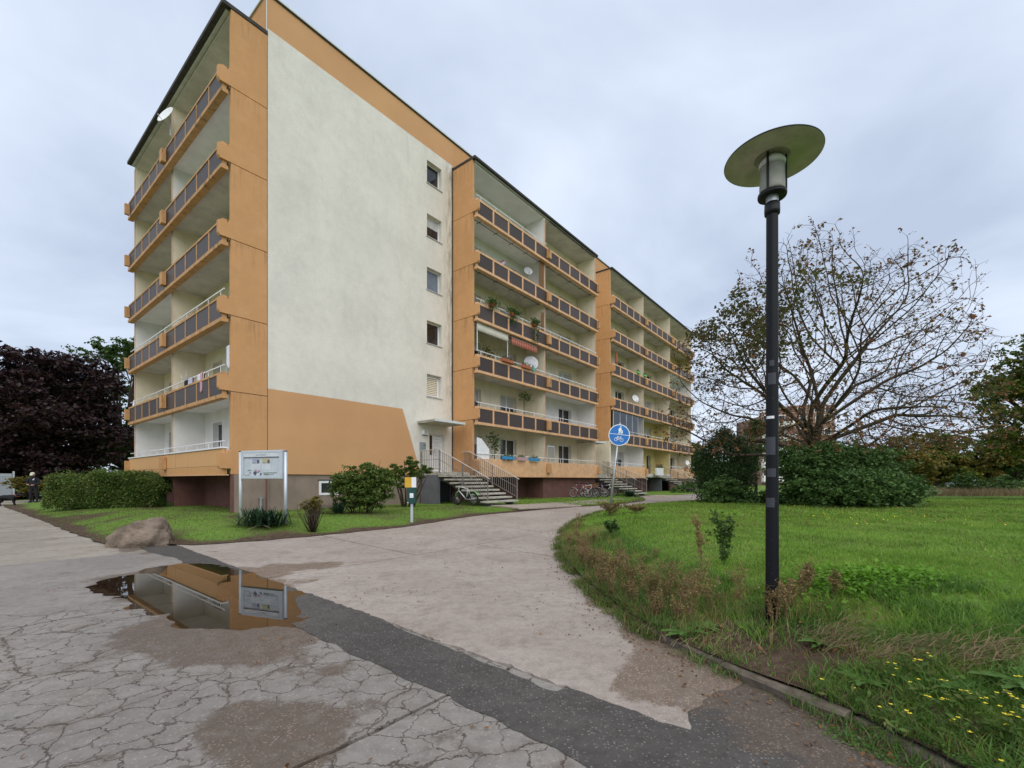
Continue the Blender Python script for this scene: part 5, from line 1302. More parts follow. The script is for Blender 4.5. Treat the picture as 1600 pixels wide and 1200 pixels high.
dry_weed(2.85, 6.1, .68, 9, 'tall dark green leafy weed beside the lamp post', None, mat='leaf_green', spread=.30, leafy=44, lsize=.04, low=.0)
dry_weed(2.12, 6.7, .55, 2, 'single thin dark stalk standing in the lawn', None, spread=.04, leafy=30, lsize=.025)
dry_weed(2.3, 10.3, .34, 12, 'dark green tuft in the middle of the lawn', None, mat='leaf_green', spread=.7, leafy=24, lsize=.06, low=.0)
dry_weed(3.35, 15.2, .5, 22, 'heap of pulled brown weeds lying at the foot of the blue sign', None, spread=1.0, leafy=30, lsize=.05)
dry_weed(4.0, 14.6, .25, 18, 'flat trail of reddish dead weeds on the lawn near the sign', None, spread=1.7, leafy=30, lsize=.05)
# rosettes
def rosette(x, y, n, L, label, mat='broadleaf', group=None, zf=zlR):
    t = thing('rosette_weed', label, 'weed', (x, y, zf(x, y) + .01), 0, group); V = []; F = []
    for i in range(n):
        a = 2 * math.pi * i / n + random.uniform(-.3, .3); l = L * random.uniform(.6, 1.15); el = random.uniform(.1, .6); w0 = l * .16
        d = np.array([math.cos(a), math.sin(a)]); s_ = np.array([-d[1], d[0]]); b = len(V); k = 8
        for j in range(k + 1):
            u_ = j / k; w = w0 * math.sin(math.pi * min(1, u_ * .9 + .08)) * (1.25 if j % 2 else .55); r = l * u_; zz = l * (math.sin(el) * u_ - .55 * u_ * u_ * math.sin(el)) + .005
            V += [(d[0] * r - s_[0] * w, d[1] * r - s_[1] * w, zz + .25 * w), (d[0] * r + s_[0] * w, d[1] * r + s_[1] * w, zz + .25 * w)]
        F += [(b + 2 * j, b + 2 * j + 1, b + 2 * j + 3, b + 2 * j + 2) for j in range(k)]
    npmesh('leaves', V, F, mat, t)
for (x, y, n, L, lb) in [(1.72, 4.5, 14, .30, 'toothed green rosette hanging over the kerb, left of the lamp post'), (1.95, 4.55, 12, .22, 'smaller toothed rosette just right of the one over the kerb'), (3.35, 2.95, 16, .28, 'broad toothed rosette near the lower right corner'), (2.55, 3.3, 12, .2, 'rosette between the straw and the bare soil'), (3.0, 3.0, 12, .18, 'rosette among the yellow flowers'), (2.62, 3.85, 12, .2, 'bright rosette in front of the straw beside the lamp post')]:
    rosette(x, y, n, L, lb)
# bright leafy patch
P = []
for i in range(2600):
    x, y = RNG.normal(3.75, .42), RNG.normal(4.75, .22); P.append((x, y, zlR(x, y) + abs(RNG.normal(.04, .035))))
o = leaves_mesh('leafy_ground_cover', P, .06, 'brightweed', up=1.2); o['kind'] = 'stuff'
P = []
for i in range(2400):
    t = RNG.random(); x, y = 2.15 + (3.0 - 2.15) * t + RNG.normal(0, .04) - .06, 3.05 - 1.5 * t + RNG.normal(0, .09); P.append((x - .02, y - .06, max(zp(x, y), 0) + abs(RNG.normal(.012, .012)) + (.12 if x > 2.42 + (2.6 - y) * .12 else 0)))
o = leaves_mesh('creeping_weeds', P, .022, 'broadleaf', up=1.5); o['kind'] = 'stuff'
P = []
for i in range(5000):
    x, y = RNG.uniform(1.0, 4.2), RNG.uniform(2.4, 8.5)
    if inside(x, y, LR) and patch(x * 2.5, y * 2.5) > .02: P.append((x, y, zlR(x, y) + abs(RNG.normal(.02, .02))))
o = leaves_mesh('clover_leaves', P, .03, 'broadleaf', up=1.2); o['kind'] = 'stuff'
# yellow flowering rocket
def flowers(x, y, n, h, label, spread=.5):
    z = zlR(x, y); t = thing('yellow_flowers', label, 'flowering weed', (x, y, z), 0, None); mb = MB(); pet = MB(); C = []
    for i in range(n):
        a = random.uniform(0, 6.28); L = h * random.uniform(.5, 1.15); bx, by = random.gauss(0, spread * .3), random.gauss(0, spread * .25); bz = zlR(x + bx, y + by) - z
        tip = Vector((bx + math.cos(a) * L * .6, by + math.sin(a) * L * .6 - L * .15, bz + L * .75)); mid = Vector((bx, by, bz)).lerp(tip, .5) + Vector((0, 0, .03))
        mb.tube([(bx, by, bz), mid, tip], [.0026, .002, .0014], 4)
        C += [tuple(Vector((bx, by, bz)).lerp(mid, random.uniform(.1, 1))) for _ in range(7)] + [tuple(mid.lerp(tip, random.uniform(0, .8))) for _ in range(3)]
        for q in range(random.choice([0, 0, 1, 1, 2])):
            c = tip + Vector((random.gauss(0, .016), random.gauss(0, .016), random.gauss(0, .008))); ro = random.uniform(0, 3); r = .0105
            for k in range(4):
                a2 = ro + k * math.pi / 2; d = Vector((math.cos(a2), math.sin(a2), .35)); s_ = Vector((-math.sin(a2), math.cos(a2), 0)); pet.add([c, c + d * r * .7 + s_ * r * .55, c + d * r * 1.2, c + d * r * .7 - s_ * r * .55], [(0, 1, 2, 3)])
    mb.build('stems', 'broadleaf', t); pet.build('petals', 'petal', t)['kind'] = 'stuff'; leaves_mesh('foliage', np.array(C) + RNG.normal(size=(len(C), 3)) * .03, .055, 'leaf_hedge', t, aspect=.35)
flowers(2.62, 2.85, 38, .24, 'yellow flowering weed spilling over the kerb at lower right', .75)
flowers(2.95, 2.55, 30, .24, 'yellow flowering weed in the lower right corner nearest the camera', .6)
flowers(2.75, 3.25, 14, .2, 'yellow flowering weed between the kerb and the straw', .45)
flowers(1.72, 7.6, 26, .22, 'patch of yellow flowers by the curve of the kerb', .9)
P = []
for i in range(130):
    x, y = RNG.normal(9.0, 1.6), RNG.normal(11.5, 1.0); P.append((x, y, zlR(x, y) + .09))
o = leaves_mesh('scattered_yellow_flowers', P, .035, 'petal', up=2); o['kind'] = 'stuff'
# fallen leaves
P = []
for i in range(1500):
    k = RNG.random()
    if k < .45: x, y = RNG.uniform(-7, 2), RNG.uniform(2.3, 9)
    elif k < .8:
        q = KERB[RNG.integers(2, 18)]; x, y = q[0] - abs(RNG.normal(0, .25)), q[1] + RNG.normal(0, .5)
    else: x, y = RNG.uniform(-4, 6), RNG.uniform(9, 22)
    if k < .45 and patch(x * 1.3, y * 1.3) < .05: continue
    if inside(x, y, LR) or inside(x, y, LAWNL) or sdp(x, y, PUD) > -.2 and x < 0: continue
    P.append((x, y, zg(x, y) + .016))
o = leaves_mesh('fallen_leaves', P, .034, 'fallen', up=3.5); o['kind'] = 'stuff'
P = [(x, y, zlR(x, y) + .05) for x, y in zip(RNG.uniform(5, 22, 900), RNG.uniform(10, 19, 900))] + [(x, y, zlR(x, y) + .04) for x, y in zip(RNG.normal(2.3, .5, 60), RNG.normal(4.2, .5, 60))]
o = leaves_mesh('fallen_leaves', [p for p in P if inside(p[0], p[1], LR)], .06, 'fallen', up=2.5); o['kind'] = 'stuff'

# ------------------------------------------------------------------ street furniture
def arc_patch(mb, r, a0, a1, z0, z1, n=6):
    vs = []
    for i in range(n + 1):
        a = a0 + (a1 - a0) * i / n
        for (rr, zz) in ((r, z0), (r, z1)): vs.append((rr * math.cos(a), rr * math.sin(a), zz))
    return mb.add(vs, [(2 * i, 2 * i + 2, 2 * i + 3, 2 * i + 1) for i in range(n)])
lamp = thing('street_lamp', 'black street lamp with a wide flat disc shade and stickered pole', 'street lamp', (2.5, 4.36, .40))
mb = MB(); mb.lathe([(.0, -.2), (.058, -.2), (.058, .1), (.055, 1.6), (.051, 3.82), (.051, 3.84)], n=24); p_ = mb.build('pole', 'pole', lamp, smooth=True)
for (y0, y1, m, w_, a_) in ((2.335, 2.39, 'mottled_tape', .45, .0), (2.16, 2.27, 'mottled_tape', .8, .1), (1.835, 1.86, 'paper', .8, -.2), (1.49, 1.66, 'mottled_tape', 1.1, -.2), (1.28, 1.36, 'mottled_tape', .9, .0), (.99, 1.08, 'mottled_tape', .9, -.2)):
    k = MB(); arc_patch(k, .0568, rad(242) - w_ + a_, rad(242) + w_ * .6 + a_, y0, y1); k.build('sticker', m, p_, smooth=True)
mb = MB(); mb.lathe([(.0, 3.80), (.066, 3.80), (.068, 3.83), (.066, 3.90), (.058, 3.905), (.058, 3.91)], n=24); mb.build('collar', 'black', lamp, smooth=True)
mb = MB(); mb.lathe([(.054, 3.88), (.056, 3.96), (.054, 3.99)], n=20); mb.build('neck', 'galv', lamp, smooth=True)
mb = MB(); mb.lathe([(.05, 3.97), (.122, 3.965), (.126, 3.98), (.124, 4.0), (.05, 4.005)], n=32); mb.build('ring_plate', 'black', lamp, smooth=True)
mb = MB(); mb.lathe([(.03, 4.006), (.108, 4.008), (.110, 4.03), (.106, 4.30), (.100, 4.305), (.100, 4.02), (.03, 4.012)], n=32); mb.build('glass_cylinder', 'lampglass', lamp, smooth=True)
mb = MB()
for a in (rad(222), rad(222 + 120), rad(222 + 240)):
    mb.tube([(.117 * math.cos(a), .117 * math.sin(a), 3.99), (.117 * math.cos(a), .117 * math.sin(a), 4.36)], .011, 6)
mb.build('strut', 'black', lamp)
mb = MB(); mb.lathe([(.085, 4.27), (.108, 4.25), (.118, 4.29), (.09, 4.335), (.02, 4.345)], n=32); mb.build('reflector', 'chrome', lamp, smooth=True)
mb = MB(); mb.lathe([(.0, 4.352), (.15, 4.35), (.153, 4.343), (.158, 4.343), (.161, 4.35), (.40, 4.338), (.417, 4.332)], n=64); sh_ = mb.build('shade', 'lampwhite', lamp, smooth=True)
mb = MB(); mb.lathe([(.417, 4.331), (.421, 4.336), (.417, 4.345), (.25, 4.375), (.0, 4.40)], n=64); mb.build('shade_top', 'black', sh_, smooth=True)

sg = thing('cycle_path_sign', 'round blue shared path sign on a leaning grey pole', 'sign', (3.32, 15.5, .40)); sg.rotation_euler = (0, rad(6.6), 0)
mb = MB(); mb.tube([(0, 0, -.3), (0, 0, 3.20)], .034, 12); mb.build('pole', 'galv', sg, smooth=True)
mb = MB(); mb.tube([(0, 0, 3.20), (0, 0, 3.215)], .036, 12); mb.build('cap', 'whitepaint', sg)
dc = (0.01, -.045, 2.80); DR = .365
def disc(r, y0, y1, n=48): 
    m = MB(); m.prism([(math.cos(2 * math.pi * i / n) * r, math.sin(2 * math.pi * i / n) * r) for i in range(n)], lambda p, sd: (dc[0] + p[0], dc[1] + (y0 if sd == 0 else y1), dc[2] + p[1])); return m
dk = disc(DR, 0, -.006).build('disc', 'signwhite', sg); disc(DR * .93, -.0075, -.0085).build('blue_field', 'signblue', dk)
def flat(polys, name, mat, par, y=-.0105, th=.0012):
    m = MB()
    for pl in polys: m.prism(pl, lambda p, sd: (dc[0] + p[0] * DR, dc[1] + y - th * sd, dc[2] + p[1] * DR))
    return m.build(name, mat, par)
circ = lambda x, z, r, n=14: [(x + r * math.cos(2 * math.pi * i / n), z + r * math.sin(2 * math.pi * i / n)) for i in range(n)]
def ringp(x, z, r, w, n=18): return [[(x + r * math.cos(2 * math.pi * i / n), z + r * math.sin(2 * math.pi * i / n)), (x + r * math.cos(2 * math.pi * (i + 1) / n), z + r * math.sin(2 * math.pi * (i + 1) / n)), (x + (r - w) * math.cos(2 * math.pi * (i + 1) / n), z + (r - w) * math.sin(2 * math.pi * (i + 1) / n)), (x + (r - w) * math.cos(2 * math.pi * i / n), z + (r - w) * math.sin(2 * math.pi * i / n))] for i in range(n)]
def bar(x0, z0, x1, z1, w): 
    d = Vector((x1 - x0, z1 - z0)).normalized(); q = Vector((-d.y, d.x)) * w / 2; return [(x0 + q.x, z0 + q.y), (x1 + q.x, z1 + q.y), (x1 - q.x, z1 - q.y), (x0 - q.x, z0 - q.y)]
flat([bar(-.92, .055, .92, .055, .045)], 'dividing_line', 'signwhite', dk)
flat([circ(.05, .78, .065), [(-.06, .68), (.12, .68), (.17, .42), (.11, .40), (.09, .52), (.10, .36), (.05, .11), (-.01, .11), (.0, .34), (-.02, .34), (-.05, .11), (-.12, .11), (-.07, .38), (-.12, .44), (-.16, .42)], circ(.22, .44, .05), [(.15, .38), (.29, .38), (.31, .24), (.27, .24), (.26, .11), (.22, .11), (.21, .22), (.20, .11), (.15, .11), (.16, .24), (.12, .26)]], 'pedestrian_symbol', 'signwhite', dk)
flat(ringp(-.26, -.42, .17, .035) + ringp(.26, -.42, .17, .035) + [bar(-.26, -.42, -.12, -.17, .035), bar(-.12, -.2, .14, -.2, .035), bar(.14, -.2, -.02, -.43, .035), bar(-.02, -.43, -.12, -.2, .035), bar(.26, -.42, .13, -.12, .035), bar(.13, -.12, .22, -.1, .035), bar(-.02, -.43, -.26, -.42, .035), bar(-.18, -.15, -.06, -.15, .05)], 'bicycle_symbol', 'signwhite', dk)

# notice board on two posts
pA, pB = Vector((-8.53, 14.26, 0)), Vector((-6.81, 13.65, 0))
rzb = math.atan2(pB.y - pA.y, pB.x - pA.x); wd = (pB - pA).length
nb = thing('notice_board', 'silver glass fronted notice board on two posts above a yucca', 'notice board', (pA.x, pA.y, .28), rzb)
for x, dz in ((0, .03), (wd, 0)):
    mb = MB(); mb.tube([(x, 0, -.25), (x, 0, 2.22 + dz)], .048, 14); p_ = mb.build('post', 'alu', nb, smooth=True); k = MB(); k.tube([(x, 0, 2.221 + dz), (x, 0, 2.25 + dz)], .050, 14); k.build('post_cap', 'black', p_)
x0, x1, z0, z1 = .075, wd - .075, 1.40, 2.28
mb = MB(); mb.box(x0, x1, -.03, .09, z0, z1); cab = mb.build('cabinet', 'alu', nb, bevel=.008)
mb = MB()
for a in ((x0 + .01, x1 - .01, z0 + .01, z0 + .1), (x0 + .01, x1 - .01, z1 - .075, z1 - .01), (x0 + .01, x0 + .12, z0 + .1, z1 - .075), (x1 - .12, x1 - .01, z0 + .1, z1 - .075)): mb.box(a[0], a[1], -.065, -.031, a[2], a[3])
mb.build('frame', 'alu', cab, bevel=.006)
bx0, bx1, bz0, bz1 = x0 + .12, x1 - .12, z0 + .1, z1 - .075
mb = MB(); mb.box(bx0, bx1, -.034, -.0315, bz0, bz1); mb.build('back_board', 'backboard', cab)
mb = MB(); mb.box(bx0 + .004, bx1 - .004, -.060, -.050, bz1 - .125, bz1 - .004); hdp = mb.build('header_strip', 'paper', cab)
mb = MB(); mb.box(bx0, bx1, -.058, -.045, bz1 - .15, bz1 - .128); mb.build('header_shadow_rail', 'black', cab)
def sheet(xa, xb, za, zb, mat, name='notice', y=-.036): m = MB(); m.box(xa, xb, y, y + .0012, za, zb); return m.build(name, mat, cab)
W_ = bx1 - bx0; Hh = bz1 - .15 - bz0
fx = lambda f: bx0 + W_ * f; fz = lambda f: bz0 + Hh * f
for a, c1, c2 in ((.22, 'printsky', 'drywall_print'), (.51, 'printyellow', 'printsky')):
    sheet(fx(a), fx(a + .235), fz(.36), fz(.97), 'paper'); sheet(fx(a + .01), fx(a + .225), fz(.68), fz(.95), c1, 'picture', -.0375); sheet(fx(a + .155), fx(a + .215), fz(.68), fz(.87), 'printdark', 'picture', -.039); sheet(fx(a + .015), fx(a + .11), fz(.68), fz(.75), 'drywall_print', 'picture', -.039)
    for q in range(4): sheet(fx(a + .02), fx(a + .2), fz(.60 - q * .06), fz(.61 - q * .06), 'backboard', 'text_line', -.0375)
for (a, b, c, d, m) in ((.06, .10, .02, .14, 'paper'), (.1, .2, .27, .33, 'printgreen'), (.15, .19, .12, .2, 'printpink'), (.27, .36, .08, .24, 'printdark'), (.31, .36, .24, .33, 'printpink'), (.37, .42, .17, .22, 'printdark'), (.4, .46, .22, .3, 'printpink'), (.36, .46, .02, .14, 'paper'), (.45, .5, .02, .15, 'printblue'), (.29, .34, .02, .1, 'printblue'), (.54, .92, .14, .18, 'printgreen'), (.56, .7, .03, .12, 'printgreen'), (.71, .85, .04, .10, 'drywall_print'), (.03, .16, .02, .05, 'printdark')):
    sheet(fx(a), fx(b), fz(c), fz(d), m, 'picture', -.0375)
for i in range(9): sheet(fx(.36 + i * .033), fx(.36 + i * .033 + .02), bz1 - .085, bz1 - .05, ['drywall_print', 'drywall_print', 'drywall_print', 'grey', 'printyellow', 'printyellow'][min(i // 2, 5)], 'lettering', -.0615)
g = MB(); g.box(bx0, bx1, -.0665, -.0635, bz0, bz1); g.build('glass_front', 'clear', cab)

dp = thing('dog_bag_dispenser', 'green dog bag dispenser with a yellow and white plate on a short post', 'bag dispenser', (-3.33, 15.1, .29), rad(-6)); dp.scale = (.88, .88, .93)
mb = MB(); mb.box(-.045, .045, -.03, .03, -.2, .62); mb.build('post', 'alu', dp)
mb = MB(); mb.box(-.165, .165, -.10, .08, .62, 1.19); b_ = mb.build('box', 'darkgreen', dp, bevel=.02)
mb = MB(); mb.box(-.05, .09, -.105, -.1005, .83, .99); mb.build('label', 'paper', b_)
mb = MB(); mb.box(-.02, .05, -.108, -.1055, .87, .94); mb.build('label_print', 'backboard', b_)
mb = MB(); mb.tube([(-.12, -.10, .655), (-.12, -.115, .655)], .02, 10); mb.build('lock', 'paper', b_)
mb = MB(); mb.box(-.24, .02, -.11, -.098, 1.20, 1.56); mb.build('yellow_plate', 'yellowsign', dp); mb = MB(); mb.box(.021, .2, -.11, -.098, 1.20, 1.56); mb.build('white_plate', 'paper', dp)

# boulder
bd = MB(); import mathutils
bmx = bmesh.new(); bmesh.ops.create_icosphere(bmx, subdivisions=5, radius=1)
for v in bmx.verts:
    p = v.co.copy(); q = p.copy()
    q.z = min(q.z, .80 + .10 * p.x) if p.z > 0 else q.z
    q.x = max(q.x, -1.0); f = 1 + .22 * noise.fractal(p * 1.1 + Vector((4, 1, 2)), .9, 2, 3) + .035 * noise.fractal(p * 5, .8, 2, 4) + .09 * abs(noise.noise(p * 2.3)) + .03 * noise.noise(p * 11)
    q *= f; q.x *= .82; q.y *= .6; q.z *= .74
    if p.x < .15 and q.z > 0: q.z *= 1 + .62 * (p.x - .15)
    v.co = q
me = bpy.data.meshes.new('boulder'); bmx.to_mesh(me); bmx.free(); me.materials.append(M['rock']); me.polygons.foreach_set('use_smooth', [True] * len(me.polygons))
bo = link('boulder', me); bo.location = (-9.32, 11.45, .14); bo.rotation_euler = (0, 0, rad(-8)); bo.scale = (.84, .95, .78); tag(bo, 'large brown boulder on the grass edge beside the puddle', 'boulder')

# ------------------------------------------------------------------ bicycles
WHEEL = {}
def bicycle(label, x, y, z, rz, lean, frame, second='black', group=None, fat=.024, rim='chrome', basket=None):
    t = thing('bicycle', label, 'bicycle', (x, y, z), rz, group); t.rotation_euler = (rad(lean), 0, rz)
    R_ = .325; bb = Vector((0, 0, .28)); hr = Vector((-.44, 0, R_)); hf = Vector((.62, 0, R_)); hd = Vector((.40, 0, .88)); hd2 = Vector((.45, 0, .70)); st = Vector((-.16, 0, .82)); s2 = Vector((-.19, 0, .95))
    for c in (hr, hf):
        key = (fat, rim)
        if key not in WHEEL:
            m = MB(); m.ring((0, 0, 0), (0, 1, 0), R_ - fat, fat, 36, 8); w = m.build('wheel', 'rubber', t, smooth=True)
            m = MB(); m.ring((0, 0, 0), (0, 1, 0), R_ - 2 * fat - .008, .010, 36, 5); rm = m.build('rim', rim, w, smooth=True)
            m = MB(); m.tube([(0, -.05, 0), (0, .05, 0)], .022, 8)
            for i in range(20):
                a = 2 * math.pi * i / 20; e = (math.cos(a + .3) * (R_ - 2 * fat), 0, math.sin(a + .3) * (R_ - 2 * fat)); m.tube([(math.cos(a) * .02, .03 * (1 if i % 2 else -1), math.sin(a) * .02), e], .0016, 3)
            m.build('spokes', 'chrome', w); WHEEL[key] = w; w.location = c
        else: w = copy_tree(WHEEL[key], t); w.location = c
    m = MB(); m.tube([bb, st], .017, 8); m.tube([bb, hd2], .023, 8); m.tube([st - Vector((0, 0, .05)), hd], .02, 8)
    for s_ in (-.05, .05): m.tube([bb + Vector((0, s_ * .5, 0)), hr + Vector((0, s_, 0))], .010, 6); m.tube([st + Vector((0, s_ * .3, -.06)), hr + Vector((0, s_, 0))], .009, 6)
    m.tube([hd2 - (hd - hd2) * .15, hd + (hd - hd2) * .2], .022, 8)
    m.build('frame', frame, t, smooth=True)
    m = MB()
    for s_ in (-.055, .055): m.tube([hd2 + Vector((.01, s_ * .7, -.03)), hf + Vector((-.03, s_, .22)), hf + Vector((0, s_, 0))], .013, 6)
    m.build('fork', second, t, smooth=True)
    m = MB(); m.tube([hd, hd + Vector((-.03, 0, .12))], .015, 6); hb = hd + Vector((-.01, 0, .13)); m.tube([hb + Vector((-.1, -.3, .0)), hb + Vector((-.02, -.2, .02)), hb + Vector((.04, 0, 0)), hb + Vector((-.02, .2, .02)), hb + Vector((-.1, .3, .0))], .012, 6); m.build('handlebar', 'black', t, smooth=True)
    m = MB(); m.tube([st, s2], .013, 6); sp = m.build('seat_post', 'chrome', t); m = MB(); m.prism([(-.15, .07), (-.13, .085), (-.02, .045), (.13, .018), (.13, -.018), (-.02, -.045), (-.13, -.085), (-.15, -.07)], lambda p, sd: (s2.x + p[0], p[1], s2.z + .045 * sd)); m.build('saddle', 'black', t, bevel=.015)
    m = MB(); m.ring(bb + Vector((0, -.05, 0)), (0, 1, 0), .085, .009, 20, 5); m.tube([bb + Vector((0, -.07, 0)), bb + Vector((.12, -.08, -.12))], .009, 5); m.tube([bb + Vector((0, .07, 0)), bb + Vector((-.12, .08, .12))], .009, 5); m.box(.07, .17, -.17, -.08, .145, .17); m.box(-.17, -.07, .08, .17, .39, .415); m.build('crankset', 'black', t)
    if basket:
        m = MB(); b0 = hd + Vector((.12, 0, .02))
        m.box(b0.x, b0.x + .26, -.17, .17, b0.z - .12, b0.z - .11)
        for q in range(5):
            zz = b0.z - .11 + q * .05
            for a in ((0, .26, -.17, -.165), (0, .26, .165, .17), (0, .005, -.165, .165), (.255, .26, -.165, .165)): m.box(b0.x + a[0], b0.x + a[1], a[2], a[3], zz, zz + .014)
        m.build('basket', basket, t)
    else:
        m = MB()
        for i in range(12):
            a0, a1 = rad(20 + i * 11), rad(20 + (i + 1) * 11); c = hr
            for (q, s_) in ((a0, 1),): m.quad((c.x + math.cos(a0) * .36, -.035, c.z + math.sin(a0) * .36), (c.x + math.cos(a1) * .36, -.035, c.z + math.sin(a1) * .36), (c.x + math.cos(a1) * .36, .035, c.z + math.sin(a1) * .36), (c.x + math.cos(a0) * .36, .035, c.z + math.sin(a0) * .36))
        m.build('mudguard', second, t)
    return t
LA = math.atan2(.6232, -.782)
x, y = uv(15.15, 14.75); bicycle('fat tyred mountain bike with a white and green frame leaning by the nearest stairs', x, y, .47, LA, -7, 'bikewhite', 'bikegreen', fat=.036, rim='black')
BK = [('bikered', 'chrome', None, 'dark red bicycle, leftmost of the row against the maroon cellar wall'), ('bikewhite', 'black', None, 'white bicycle, second from the left in the row by the cellar wall'), ('bikeorange', 'bikeorange', 'wood', 'orange bicycle with a front basket in the middle of the row'), ('black', 'bikeorange', None, 'black bicycle with an orange fork, right of the one with the basket'), ('bikeblue', 'chrome', 'black', 'dark blue bicycle nearest the middle stairs'), ('bikewhite', 'chrome', None, 'silver white bicycle at the right end of the row, behind the sign pole')]
for i, (c1, c2, bs, lb) in enumerate(BK):
    x, y = uv(26.5 + i * .68, 15.35 - .1 * (i % 2)); bicycle(lb, x, y, .46, LA + math.pi + random.uniform(-.25, .25), 8 + 3 * (i % 3), c1, c2, 'bicycles parked along the cellar wall', basket=bs)
for i, (c1, c2, lb) in enumerate([('black', 'chrome', 'black bicycle, left one beside the farthest stairs'), ('bikewhite', 'black', 'white bicycle, right one beside the farthest stairs')]):
    x, y = uv(44.3 + i * .75, 12.4); bicycle(lb, x, y, .48, LA + math.pi + .3 * i, 14, c1, c2, 'bicycles by the farthest stairs')

# ------------------------------------------------------------------ things on the balconies
def bthing(name, label, cat, u, v, z, group=None, rz=0.0): return thing(name, label, cat, (*uv(u, v), z), RZ + rz, group)
def dish(label, u, v, z, r, az_, mat='paper', group='satellite dishes on the balconies', fl=False):
    t = bthing('satellite_dish', label, 'satellite dish', u, v, z, group, rad(az_)); tl = rad(22)
    n = 28; rings = 6; V = []; F = []
    for i in range(rings + 1):
        q = r * i / rings
        for j in range(n):
            a = 2 * math.pi * j / n; x, zz, dep = q * math.cos(a), q * 1.08 * math.sin(a), .16 * r * (i / rings) ** 2
            V.append((x, -dep * math.cos(tl) - zz * math.sin(tl) * .0 + zz * math.sin(tl), zz * math.cos(tl) + dep * math.sin(tl)))
    for i in range(rings):
        for j in range(n): F.append((i * n + j, i * n + (j + 1) % n, (i + 1) * n + (j + 1) % n, (i + 1) * n + j))
    o = npmesh('reflector', V, F, mat, t, smooth=True); sm = o.modifiers.new('thick', 'SOLIDIFY'); sm.thickness = .012
    m = MB(); m.tube([(0, -.02, -r * .95), (0, -r * .9, -r * .55)], .012, 6); m.tube([(0, -r * .9, -r * .58), (0, -r * .82, -r * .46)], .03, 8); m.build('feed_arm', 'grey', t)
    m = MB(); m.tube([(0, .05, 0), (0, .16, -.05), (0, .16, -r - .35)], .02, 6); m.build('mast', 'galv', t)
dish('white satellite dish on the top balcony of the left tower', 6.25, 24.75, 17.95, .42, -70)
dish('small grey satellite dish on the fourth floor balcony above the nearest stairs', 23.35, 17.3, 15.0, .29, -35, 'dishgrey')
dish('largest satellite dish, beside the striped awning and flower boxes', 23.25, 17.0, 9.05, .47, -38, 'dishgrey')
dish('pale satellite dish in the second floor loggia right of the blue sign', 39.8, 17.2, 9.15, .34, -30, 'paper')
dish('white satellite dish on the farthest ground floor balcony', 54.2, 17.0, 3.62, .30, -35)
def hanging(label, u, z, n, drop, leaf='leaf_green', w=.28):
    t = bthing('hanging_plant', label, 'plant', u, 16.60, z, 'plants trailing over one balcony rail'); m = MB(); m.prism([(-.16, 0), (.16, 0), (.19, .2), (-.19, .2)], lambda p, sd: (p[0], -.1 + .2 * sd, p[1] + .0)); m.build('pot', 'terracotta', t)
    C = np.stack([RNG.normal(0, w, n), RNG.normal(-.08, .09, n), .25 + np.where(RNG.random(n) < .6, RNG.normal(.03, .10, n), -RNG.random(n) * drop)], 1); C[:, 0] *= np.where(C[:, 2] < 0, .6, 1)
    leaves_mesh('foliage', C, .10, leaf, t, aspect=.55)
hanging('bushy plant on the third floor rail, left of the three', 19.0, 11.28, 420, .45)
hanging('spreading plant on the third floor rail, middle of the three', 20.9, 11.28, 520, .7, w=.34)
hanging('longest trailing plant on the third floor rail, at the right', 23.1, 11.25, 560, 1.25, w=.22)
def fbox(label, u, z, w, mat, v=16.62, col='printpink', nfl=14, group='flower boxes on the rails'):
    t = bthing('flower_box', label, 'flower box', u, v, z, group); m = MB(); m.prism([(-.09, 0), (.09, 0), (.11, .17), (-.11, .17)], lambda p, sd: (-w / 2 + w * sd, p[0], p[1])); m.build('trough', mat, t, bevel=.008)
    C = np.stack([RNG.uniform(-w * .45, w * .45, 90), RNG.normal(0, .05, 90), .19 + np.abs(RNG.normal(0, .07, 90))], 1); leaves_mesh('foliage', C, .08, 'leaf_hedge', t)
    if nfl: C = np.stack([RNG.uniform(-w * .42, w * .42, nfl), RNG.normal(-.03, .05, nfl), .26 + np.abs(RNG.normal(0, .05, nfl))], 1); leaves_mesh('blossoms', C, .075, col, t, aspect=.9)
fbox('terracotta flower box with purple flowers under the white awning', 20.4, 8.46, .95, 'terracotta', col='purple')
fbox('terracotta flower box with pink flowers in front of the largest dish', 22.25, 8.46, .9, 'terracotta')
fbox('blue flower box on the ground floor parapet, left one', 20.5, 2.84, .95, 'skyblue', nfl=0)
fbox('blue flower box on the ground floor parapet, right one', 23.1, 2.84, .95, 'skyblue', nfl=0)
fbox('pale flower box between the two blue ones', 21.8, 2.84, .8, 'pinkcloth', nfl=6, col='terracotta')
fbox('small green flower box on the farther block, left one', 39.2, 11.25, .6, 'bikegreen', nfl=4)
fbox('small green flower box on the farther block, right one', 40.7, 11.25, .5, 'bikegreen', nfl=4)
fbox('terracotta box on the farthest ground floor parapet', 52.6, 2.84, 1.2, 'terracotta', nfl=8)
t = bthing('flower_pot', 'small turquoise pot on the rail right of the flower boxes', 'flower pot', 22.95, 16.6, 8.46); m = MB(); m.lathe([(.0, 0), (.09, 0), (.12, .2), (.10, .2), (.09, .15), (0, .15)], n=14); m.build('pot', 'teal', t); leaves_mesh('foliage', RNG.normal(size=(40, 3)) * .06 + np.array([0, 0, .27]), .07, 'leaf_hedge', t)
